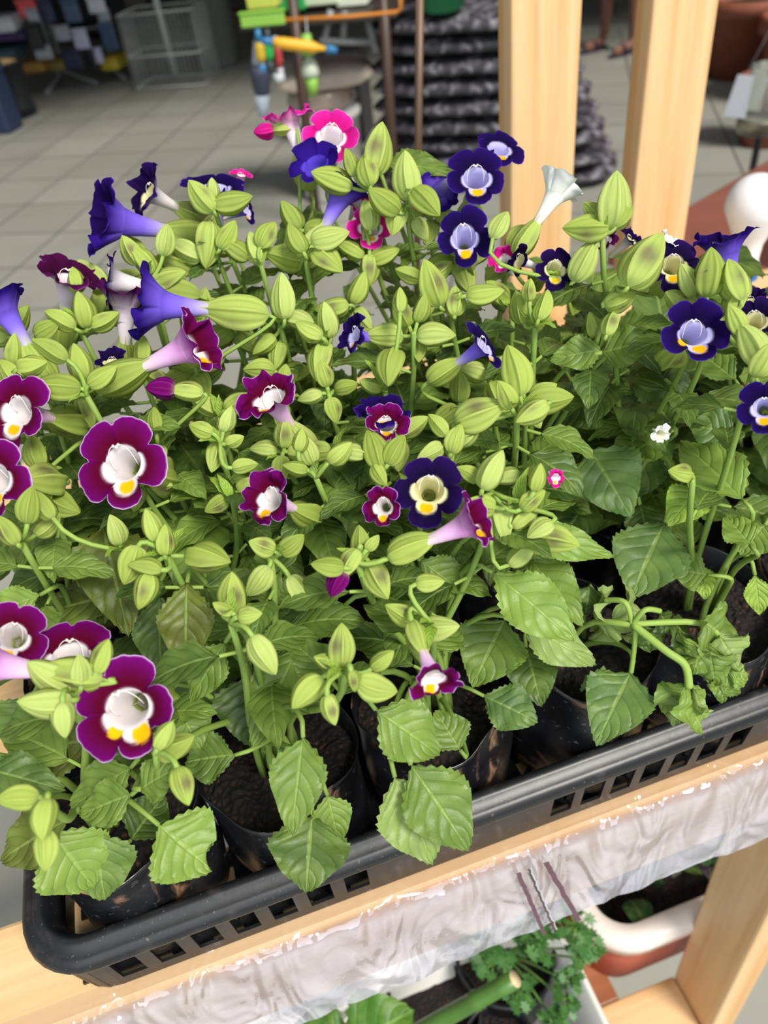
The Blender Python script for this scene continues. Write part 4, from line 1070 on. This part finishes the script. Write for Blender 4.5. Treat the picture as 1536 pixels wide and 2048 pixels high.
m.lathe([(.001, 0), (.075, 0), (.08, .004), (.10, .16), (.108, .16), (.108, .175), (.098, .175), (.094, .01)], n=28)
o = m.build('green_bucket', cm((40, 132, 84))); o.location = (gb.x, gb.y, HB * 9 + .012); tag(o, 'green plastic bucket standing on the black soil bags', 'bucket')
# thin brown stake
m = MB(); s0, s1 = ath(836, 330, .88), ath(840, -40, .88); dd = (s1 - s0).normalized(); s0 = s0 - dd * ((s0.z - ZT - .001) / dd.z)
m.tube([s0, s1], .0040, 10); o = m.build('wooden_stake', wood('stake_wood', lin(112, 86, 66), lin(84, 62, 48), 2)); tag(o, 'thin brown wooden stake rising behind the flowers left of the posts', 'stake')

# white bin with a rice coloured sack on it
wb = at(672, 400, 0); wr_ = 62 * (wb - CAM).length / F
HB_ = math.hypot(wb.x, wb.y + .1); bin_ = empty('white_bin', Vector((wb.x, wb.y + .1, 0)), 'tall white plastic bin behind the pink flowers', 'bin'); zt = ath(665, 216, HB_).z
m = MB(); m.caps = False; m.lathe([(.001, .001), (wr_ * .85, .001), (wr_ * .9, .02), (wr_, zt - .03), (wr_ * 1.06, zt - .03), (wr_ * 1.06, zt), (wr_, zt), (wr_ * .96, zt - .05), (wr_ * .85, .03)], n=32); m.build('bin_body', M_white, bin_)
m = MB(); m.lathe([(.001, zt + .012), (wr_ * .7, zt + .012), (wr_ * 1.02, zt + .006), (wr_ * 1.02, zt - .01)], n=32); m.build('lid', cm((206, 208, 212)), bin_)
M_sack = cm((206, 190, 176), .5)
o = bpy.data.objects.new('seed_sack', bag_mesh('seed_sack', .46, .34, .10, 9, M_sack)); COL.objects.link(o); o.location = (wb.x + .02, wb.y + .1, zt + .15); tag(o, 'puffy beige sack on top of the white bin', 'sack')
m = MB(); m.lathe([(.001, 0), (wr_ * .9, 0), (wr_ * .98, .03), (wr_ * .95, .06), (wr_ * .9, .085), (.001, .09)], n=28, wob=.15); o = m.build('clear_bag', cm((168, 152, 140), .2)); o.location = (wb.x, wb.y + .1, zt + .014); tag(o, 'clear bag of pale grain between the white bin and the beige sack', 'bag')

# stand with tools behind: dark frame, boxes, hanging packs
H2 = 3.7
st_ = empty('tool_stand', at(600, 330, 0) * 1.0, 'dark display stand hung with green and yellow garden tools', 'display stand')
def stp(px, py, H=H2): return ath(px, py, H) - st_.location
m = MB()
for x in (578, 762): m.tube([Vector((stp(x, 100).x, stp(x, 100).y, 0.0)), stp(x, -60)], .022, 8)
m.build('upright', cm((72, 54, 44)), st_)
m = MB(); q = yawm(stp(668, 22, H2 + .25)); m.box((-.36, -.2, -.012), (.30, .2, .012), q); m.build('shelf_board', cm((60, 52, 48)), st_, False, .003)
m = MB(); m.tube([stp(568, 40, H2 - .12), stp(700, 33, H2 - .12), stp(792, 24, H2 - .12), stp(802, 18, H2 - .12), stp(800, -30, H2 - .12)], .007, 8); m.build('orange_rail', cm((206, 128, 40)), st_)
m = MB()
for (xa, ya_, xb, yb) in ((662, 20, 645, 100), (730, 22, 752, 105), (640, 82, 752, 84), (690, 22, 686, 80)): m.tube([stp(xa, ya_, H2 + .1), stp(xb, yb, H2 + .1)], .014, 8)
m.build('grey_frame', cm((136, 138, 140), .4), st_)
pbox('dark_cabinet', 640, 90, 745, 330, 5.05, .3, (30, 32, 38), 'black cabinet in shade behind the tool stand', 'cabinet', floor=True, lid=(20, 20, 24))
for x0, x1, y0, y1, rgb, lid, lb in ((568, 612, -40, 17, (44, 168, 84), (60, 180, 90), 'bright green box at the left end of the stand shelf'), (616, 676, -30, 6, (210, 220, 190), (60, 170, 80), 'white and green box second on the stand shelf'), (682, 734, -30, 8, (220, 226, 206), (52, 150, 76), 'white and green box right on the stand shelf'), (506, 556, -40, 13, (196, 206, 90), (30, 34, 40), 'yellow green pack hung above the tool packet')):
    pbox('garden_product_box', x0, y0, x1, y1, H2 + .22 if x0 > 560 else H2, .1, rgb, lb, 'box', 'boxes on the tool stand', bev=.004, lid=lid)
pk = pbox('tool_packet', 489, 20, 566, 52, H2 - .1, .02, (150, 204, 84), 'flat packet with a bright green header hanging on the tool stand', 'packet', bev=.004, lid=(140, 196, 70))
def hang(name, x0, y0, x1, y1, H, r, rgb, label, cat, group=None, tip=None, prof=None):
    m = MB(); a_, b_ = ath(x0, y0, H), ath(x1, y1, H); root = empty(name, (a_ + b_) / 2, label, cat, group)
    n = 9; k = prof or [.55, .9, 1, 1, 1, 1, 1, .9, .5, .4]
    m.tube([a_.lerp(b_, i / n) - root.location for i in range(n + 1)], [r * k[i] for i in range(n + 1)], 12); m.build('grip', cm(rgb), root)
    if tip:
        d = (b_ - a_).normalized(); m = MB(); m.tube([b_ - root.location, b_ + d * r * 2 - root.location], [r * .8, r * .5], 10); m.build('end_cap', cm(tip), root); m = MB(); m.tube([a_ - d * r * 2 - root.location, a_ - root.location], [r * .5, r * .8], 10); m.build('end_cap', cm(tip), root)
    return root
hang('hand_tool', 545, 84, 652, 98, H2 - .3, .021, (232, 176, 40), 'yellow handle with blue ends held crosswise on the tool stand', 'tool', None, (50, 120, 170))
hang('hand_tool', 518, 82, 524, 128, H2 - .15, .02, (206, 170, 50), 'yellow tool grip under the green packet', 'tool', 'hanging tools', (50, 120, 170))
hang('hand_tool', 536, 80, 540, 124, H2 - .15, .018, (40, 170, 80), 'green tool grip beside the yellow one', 'tool', 'hanging tools', (60, 64, 70))
hang('hand_tool', 553, 92, 560, 136, H2 - .1, .017, (176, 62, 66), 'red tool grip right of the green one', 'tool', 'hanging tools', (190, 190, 196))
hang('garden_glove', 520, 128, 524, 190, H2 - .12, .04, (62, 66, 84), 'dark hanging glove packet below the tool grips', 'glove', None, (180, 190, 205), [.6, 1, 1.1, 1.1, 1, 1, .9, .9, .8, .5])
hang('round_scoop', 556, 146, 560, 166, H2 - .1, .025, (196, 202, 206), 'small silver scoop hanging beside the dark glove', 'scoop')
hang('header_bag', 617, 110, 622, 152, H2 - .25, .035, (186, 196, 178), 'little gathered clear bag with a green label', 'bag', None, (140, 190, 80), [.2, .35, .5, .65, .8, .9, 1, 1, 1, .9])
hb_ = [o for o in COL.objects if o.name == 'header_bag'][0]; m = MB(); m.tube([ath(617, 112, H2 - .25) - hb_.location, ath(612, 36, H2 - .13) - hb_.location], .003, 5); m.build('string', cm((190, 190, 190)), hb_)

# left side of the shop
rack = empty('metal_rack', at(120, 165, 0), 'grey tubular metal rack hung with packets, left of the wire basket', 'rack'); rl = rack.location
def vert(px, py, z1, r=.015, foot=None):
    b = at(px, py, 0) - rl; m = MB(); pts = [b + Vector((0, 0, z1)), b + Vector((0, 0, .05)), b + Vector((0, 0, .02))]
    if foot: pts += [(at(foot[0], foot[1], 0) - rl) + Vector((0, 0, .015))]
    m.tube(pts, r, 8); m.build('leg', cm((150, 152, 152), .35), rack)
vert(122, 160, 1.9, .017, (95, 190)); vert(132, 150, 1.9, .015, (195, 170)); vert(232, 148, 1.9, .017, (250, 160))
m = MB()
for z in (.35, .8, 1.2): m = MB(); m.tube([at(122, 160, 0) - rl + Vector((0, 0, z)), at(232, 148, 0) - rl + Vector((0, 0, z))], .008, 6); m.build('crossbar', cm((150, 152, 152), .35), rack)
rnd = random.Random(11); pn = 0
PKD = [('white', (200, 204, 210)), ('dark blue', (40, 50, 80)), ('silver grey', (150, 156, 164)), ('black', (32, 34, 40)), ('lilac white', (190, 192, 214)), ('slate blue', (70, 90, 116))]
for (x, y, wq, hq, ci) in ((78, 70, 26, 60, 3), (100, 20, 24, 50, 1), (130, 65, 26, 34, 2), (150, 20, 28, 50, 5), (168, 76, 26, 44, 4), (186, 118, 18, 40, 3), (200, 110, 18, 34, 4), (198, 8, 30, 36, 0), (212, 30, 20, 26, 2), (226, 70, 26, 60, 5), (92, 104, 30, 30, 2), (150, 118, 30, 40, 1), (70, 30, 20, 30, 2)):
    nm, rgb = PKD[ci]
    root = pbox('hanging_packet', x - wq / 2, y - hq / 2, x + wq / 2, y + hq / 2, 7.45, .03, rgb, '%s packet on the metal rack, %s' % (nm, ('upper' if y < 50 else 'lower') + (' left' if x < 120 else ' middle' if x < 180 else ' right') + ' part'), 'packet', 'packets on the metal rack', bev=.01, lid=rgb, rough=.25)
gond = empty('shop_shelving', at(60, 120, 0), 'dark stocked shop shelving at the far left', 'shelving', None, SR)
m = MB()
for z in (.1, .5, .95, 1.4): m.box((-1.9, .5, z), (1.2, 1.0, z + .03))
m.build('shelf_board', cm((52, 48, 46)), gond, False, .005)
m = MB(); m.box((-1.9, 1.0, 0), (1.2, 1.04, 1.9)); m.build('back_panel', cm((34, 34, 38)), gond, False, .005)
for (x0, y0, x1, y1, rgb, lb) in ((-5, 28, 42, 62, (196, 200, 204), 'white box on the dark shelving above the purple cloth'), (-5, 60, 60, 78, (52, 38, 84), 'folded purple cloth on the shelving'), (55, -8, 88, 32, (226, 92, 96), 'red tag hanging at the upper left'), (215, 108, 248, 136, (196, 176, 50), 'yellow packet low behind the rack leg'), (60, 118, 100, 140, (150, 112, 50), 'ochre packet low on the shelving'), (110, 112, 140, 136, (120, 104, 50), 'olive packet low beside the rack leg'), (12, 92, 44, 116, (60, 86, 96), 'teal box low on the shelving'), (262, -30, 300, 10, (60, 52, 50), 'brown box above the wire basket'), (430, 20, 486, 76, (110, 84, 68), 'brown carton standing far back in the aisle'), (-20, 120, 18, 215, (40, 54, 82), 'dark blue bin at the left edge')):
    pbox('shop_item', x0, y0, x1, y1, 7.6 if y1 < 150 and x0 < 400 else (9.3 if x0 > 400 else 6.7), .2, rgb, lb, 'box' if 'box' in lb or 'carton' in lb else 'packet' if 'packet' in lb else 'cloth' if 'cloth' in lb else 'tag' if 'tag' in lb else 'bin', None, floor=('carton' in lb or 'bin' in lb), bev=.02, lid=rgb)
for o in [o for o in COL.objects if o.name.startswith('shop_item')]:
    L_ = o['label']; o.name = 'carton' if 'carton' in L_ else 'stock_box' if 'box' in L_ else 'stock_packet' if 'packet' in L_ else 'purple_cloth' if 'cloth' in L_ else 'red_tag' if 'tag' in L_ else 'blue_bin'
bc = at(40, 218, .062); m = MB(); m.caps = False
bu = empty('dark_bucket', bc, 'dark bucket filled with golden grain at the left', 'bucket')
m.lathe([(.001, .001), (.10, .001), (.105, .01), (.125, .30), (.132, .30), (.132, .315), (.12, .315), (.118, .25)], n=28); m.build('bucket_body', cm((38, 42, 48)), bu)
m = MB(); m.lathe([(.118, .285), (.09, .31), (.04, .325), (.001, .33)], n=24); m.build('grain', cm((200, 172, 112), .8), bu)
m = MB(); e0, e1 = at(-60, 285, 0), at(78, 226, 0); e2, e3 = at(60, 205, 0), at(-60, 240, 0)
k = [m.vert(v + Vector((0, 0, z))) for z in (.001, .06) for v in (e0, e1, e2, e3)]
for f in ((0, 3, 2, 1), (4, 5, 6, 7), (0, 1, 5, 4), (1, 2, 6, 5), (2, 3, 7, 6), (3, 0, 4, 7)): m.face(*[k[i] for i in f])
o = m.build('low_platform', cm((44, 48, 58)), None, False, .01); tag(o, 'low dark platform on the tiles at the left edge', 'platform')
# wire basket
def wire_basket(px, py, wpx, h, dep, label, z0=0, rgb=(206, 210, 202)):
    c = at(px, py, 0); D = (c - CAM).length; W_ = wpx * D / F; root = empty('wire_basket', c + Vector((0, 0, z0)), label, 'wire basket', None, SR); m = MB(); n = 16
    for z in (.01, h * .45, h):
        m.tube([(-W_ / 2, 0, z), (W_ / 2, 0, z), (W_ / 2, dep, z), (-W_ / 2, dep, z), (-W_ / 2, 0, z)], .006, 6)
    m.build('frame', cm(rgb, .35), root); m = MB()
    for i in range(n + 1):
        x = -W_ / 2 + W_ * i / n; m.tube([(x, 0, h), (x, 0, .01), (x, dep, .01), (x, dep, h)], .0028, 4)
    for i in range(1, 8):
        y = dep * i / 8
        for sgn in (-1, 1): m.tube([(sgn * W_ / 2, y, .01), (sgn * W_ / 2, y, h)], .0028, 4)
    m.build('wire_mesh', cm(rgb, .35), root); return root
wire_basket(342, 176, 128, .50, .34, 'white wire basket standing on the floor tiles in the shop')
wire_basket(336, 128, 120, .22, .30, 'smaller wire basket stacked above the white one', .72, (150, 154, 148))
m = MB(); q = at(372, 165, 0); m.tube([q + Vector((-.08, .12, .05)), q + Vector((-.1, .12, .85))], .025, 10); tag(m.build('white_pipe', cm((190, 196, 190))), 'white pipe standing upright in the wire basket', 'pipe')
m = MB(); q = at(408, 168, 0); m.caps = False; m.lathe([(.14, .001), (.15, .02), (.17, .62), (.175, .62), (.165, .6)], n=28); o = m.build('grey_bin', cm((112, 116, 110), .3)); o.location = q + Vector((.1, .62, 0)); tag(o, 'grey round bin behind the right side of the wire basket', 'bin')

# right side: floor planter, pots, jar, tag, knob
PA, PB = at(1236, 505, .55), at(1600, 292, .55); dx = (PB - PA).normalized(); pr = Vector((dx.y, -dx.x, 0)); Lp = (PB - PA).length + .2; Wp = .9
root = empty('floor_planter', Vector((PA.x, PA.y, 0)) + dx * Lp / 2 + pr * Wp / 2, 'large red-brown planter box on the floor behind the right post', 'planter')
mx4 = Matrix.Translation(Vector((PA.x, PA.y, 0)) - root.location) @ Matrix(((dx.x, pr.x, 0, 0), (dx.y, pr.y, 0, 0), (0, 0, 1, 0), (0, 0, 0, 1)))
m = MB(); t_ = .03
m.box((0, 0, .001), (Lp, t_, .53), mx4); m.box((0, Wp - t_, .001), (Lp, Wp, .53), mx4); m.box((0, t_, .001), (t_, Wp - t_, .53), mx4); m.box((Lp - t_, t_, .001), (Lp, Wp - t_, .53), mx4)
m.build('planter_wall', cm((118, 58, 46), .5), root, False, .004)
m = MB(); m.box((-.02, -.02, .52), (Lp + .02, .17, .55), mx4); m.box((-.02, Wp - .1, .52), (Lp + .02, Wp + .02, .55), mx4); m.box((-.02, .16, .52), (.12, Wp - .09, .55), mx4); m.build('rim', cm((138, 84, 70), .4), root, False, .006)
m = MB(); m.box((t_, t_, .36), (Lp - t_, Wp - t_, .46), mx4); m.build('soil', cm((82, 34, 28), .9), root, False)
c = ath(1512, 408, .98); r = 50 * (c - CAM).length / F; dn = Vector((.0, 0, -1))
knob = empty('round_topped_stick', Vector((c.x, c.y, 0)), 'white rounded plastic knob on a blue stick at the right edge', 'stick'); z = c.z
def hgt(y): return ath(1524, y, .98).z
m = MB(); pr_ = [(.001, z + r)] + [(r * math.sin(math.radians(a_)), z + r * math.cos(math.radians(a_))) for a_ in range(12, 116, 8)] + [(r * .66, z - r * .95), (r * .50, z - r * 1.35), (r * .45, z - r * 1.9), (r * .5, hgt(530))]
m.lathe(pr_[::-1], n=36); m.build('knob', plain('glossy_white', lin(236, 236, 238), .25, var=.02), knob)
m = MB(); m.lathe([(r * .3, .001), (r * .3, hgt(600)), (r * .52, hgt(585)), (r * .56, hgt(530))], n=24); m.build('blue_stick', cm((40, 96, 160), .35), knob)
for (px, py, Hh, rp, hp, lb) in ((1478, 148, 5.35, .26, .42, 'large terracotta pot standing on the tiles right of the second post'), (1600, 190, 4.9, .26, .40, 'terracotta pot at the upper right edge behind the glass jar'), (1545, 60, 6.2, .3, .7, 'tall terracotta pot farthest back at the right edge'), (1525, 285, 3.9, .15, .30, 'small terracotta pot wrapped behind the white tag')):
    c = at(px, py, 0); root = empty('terracotta_pot', c, lb, 'plant pot', 'terracotta pots'); m = MB(); m.caps = False
    m.lathe([(.001, .001), (rp * .72, .001), (rp * .95, hp * .8), (rp * 1.06, hp * .8), (rp * 1.06, hp), (rp * .95, hp), (rp * .8, hp * .3)], n=32); m.build('pot', cm((134, 74, 52), .7), root)
    m = MB(); m.lathe([(rp * .93, hp * .84), (rp * .5, hp * .88), (.001, hp * .88)], n=24); m.build('soil', M_soil, root)
def glass():
    m, nt, bs, out = newmat('clear_glass'); bs.inputs['Base Color'].default_value = (.9, .95, .93, 1); bs.inputs['Transmission Weight'].default_value = .9; bs.inputs['Roughness'].default_value = .08; return m
jc = ath(1520, 262, 3.1); root = empty('glass_jar', Vector((jc.x, jc.y, 0)), 'glass jar lantern with a metal band near the right edge', 'jar'); zj = jc.z; rj = .075
m = MB(); m.caps = False; m.lathe([(.001, zj), (rj, zj), (rj * 1.02, zj + .02), (rj * 1.02, zj + .14), (rj * .8, zj + .18), (rj * .8, zj + .2)], n=28); m.build('glass_body', glass(), root)
m = MB(); m.lathe([(rj * 1.04, zj + .015), (rj * 1.06, zj + .02), (rj * 1.06, zj + .045), (rj * 1.04, zj + .05)], n=28); m.build('metal_band', cm((170, 164, 140), .25, .8), root)
m = MB(); m.lathe([(.09, .001), (.09, .02), (.012, .03), (.012, zj - .01), (.05, zj - .002)], n=20); m.build('stand', cm((60, 58, 56)), root)
ta, tb = ath(1492, 150, 3.0), ath(1468, 235, 3.0); n_ = (CAM - ta).normalized(); sd = (tb - ta).cross(n_).normalized() * .034
m = MB(); q = [ta - sd * .7, ta + sd * .7, tb + sd, tb - sd]; th_ = n_ * .002
k = [m.vert(v + e) for e in (th_, -th_) for v in q]
for f in ((0, 3, 2, 1), (4, 5, 6, 7), (0, 1, 5, 4), (1, 2, 6, 5), (2, 3, 7, 6), (3, 0, 4, 7)): m.face(*[k[i] for i in f])
tg = m.build('hanging_tag', cm((196, 200, 208), .6), None, False); tag(tg, 'white paper tag hanging from a string beside the glass jar', 'tag')
m = MB(); m.tube([ta, ta + Vector((.07, 0, .16)), ta + Vector((.15, .0, .6))], .0015, 5); m.build('string', cm((150, 150, 150)), tg)

# person standing far back, seen from the calves down between the posts
def person():
    f1, f2 = at(1205, 96, 0), at(1262, 104, 0); c = (f1 + f2) / 2; root = empty('person', c, 'person in dark shorts and sandals standing between the posts, only lower legs in view', 'person')
    c0 = c
    sd = (f2 - f1).normalized(); fw = Vector((sd.y, -sd.x, 0)); vs = []; es = []; rs = []
    def av(s, f, z, r, par=None, ry=None):
        vs.append(sd * s + fw * f + Vector((0, 0, z))); rs.append((r, ry or r))
        if par is not None: es.append((par, len(vs) - 1))
        return len(vs) - 1
    hw = (f2 - f1).length / 2
    pel = av(0, 0, .92, .13); ch_ = av(0, 0, 1.25, .145, pel, .10); nk = av(0, .01, 1.46, .055, ch_); hd = av(0, .02, 1.60, .085, nk); av(0, .02, 1.70, .07, hd)
    for s in (-1, 1):
        hp = av(s * .09, 0, .86, .085, pel); kn = av(s * (.09 + hw) / 2, .02, .48, .052, hp); cf = av(s * (hw * .95), -.01, .32, .048, kn); an = av(s * hw, -.01, .09, .030, cf); hl = av(s * hw, .01, .045, .032, an); ml = av(s * hw, .10, .038, .034, hl, .022); av(s * hw, .18, .03, .03, ml, .016)
        sh = av(s * .17, 0, 1.38, .05, ch_); el = av(s * .24, -.02, 1.10, .038, sh); wr = av(s * .25, .06, .86, .026, el); hn = av(s * .25, .09, .79, .026, wr)
        for q in range(4): av(s * (.25 - .02 + .013 * q), .11 + .005 * q, .70 + .008 * abs(q - 1.5), .008, hn)
        av(s * .22, .13, .76, .009, hn)
    me = bpy.data.meshes.new('body'); me.from_pydata(vs, es, []); o = bpy.data.objects.new('body', me); COL.objects.link(o); o.parent = root
    o.modifiers.new('skin', 'SKIN').use_smooth_shade = True
    sv = me.skin_vertices[0].data if me.skin_vertices else None
    if not sv:
        bpy.context.view_layer.objects.active = o; bpy.ops.mesh.customdata_skin_add(); sv = me.skin_vertices[0].data
    for i, r_ in enumerate(rs): sv[i].radius = r_
    sv[0].use_root = True
    o.modifiers.new('sub', 'SUBSURF').levels = 2; o.modifiers['sub'].render_levels = 2; me.materials.append(cm((128, 88, 72), .55))
    m = MB()
    for s in (-1, 1):
        m.grid(lambda i, j, s=s: (sd * (s * (.09 + .02 * i) + .115 * math.cos(2 * pi * j)) + fw * (.115 * math.sin(2 * pi * j)) + Vector((0, 0, .98 - .44 * i)), (i, j)), 6, 20, True)
    m.build('shorts', cm((40, 40, 48), .8), root)
    m = MB(); m.grid(lambda i, j: (sd * ((.17 + .02 * math.sin(3 * i)) * math.cos(2 * pi * j)) + fw * (.13 * math.sin(2 * pi * j)) + Vector((0, 0, .93 + .5 * i)), (i, j)), 8, 24, True); m.build('shirt', cm((92, 60, 58), .8), root)
    for s in (-1, 1):
        m = MB(); m.grid(lambda i, j: (sd * (s * hw + .046 * math.cos(2 * pi * j) * i) + fw * (.085 + .135 * math.sin(2 * pi * j) * i) + Vector((0, 0, .013)), (i, j)), 2, 20, True)
        m.grid(lambda i, j: (sd * (s * hw + .046 * math.cos(2 * pi * j)) + fw * (.085 + .135 * math.sin(2 * pi * j)) + Vector((0, 0, .013 - .012 * i)), (i, j)), 1, 20, True)
        m.tube([sd * (s * hw - .042) + fw * .08 + Vector((0, 0, .012)), sd * (s * hw - .02) + fw * .10 + Vector((0, 0, .062)), sd * (s * hw + .02) + fw * .10 + Vector((0, 0, .062)), sd * (s * hw + .042) + fw * .08 + Vector((0, 0, .012))], .009, 6)
        m.build('sandal', cm((52, 46, 66), .6), root)
    m = MB(); m.lathe([(.095, 1.58), (.10, 1.64), (.09, 1.72), (.05, 1.765), (.001, 1.775)], n=20); m.build('hair', cm((30, 24, 22), .7), root)
person()
pbox('pale_bin', 1130, 42, 1290, 82, 7.4, .3, (150, 152, 146), 'pale low plinth behind the standing person', 'plinth', lid=(120, 118, 112), floor=True)
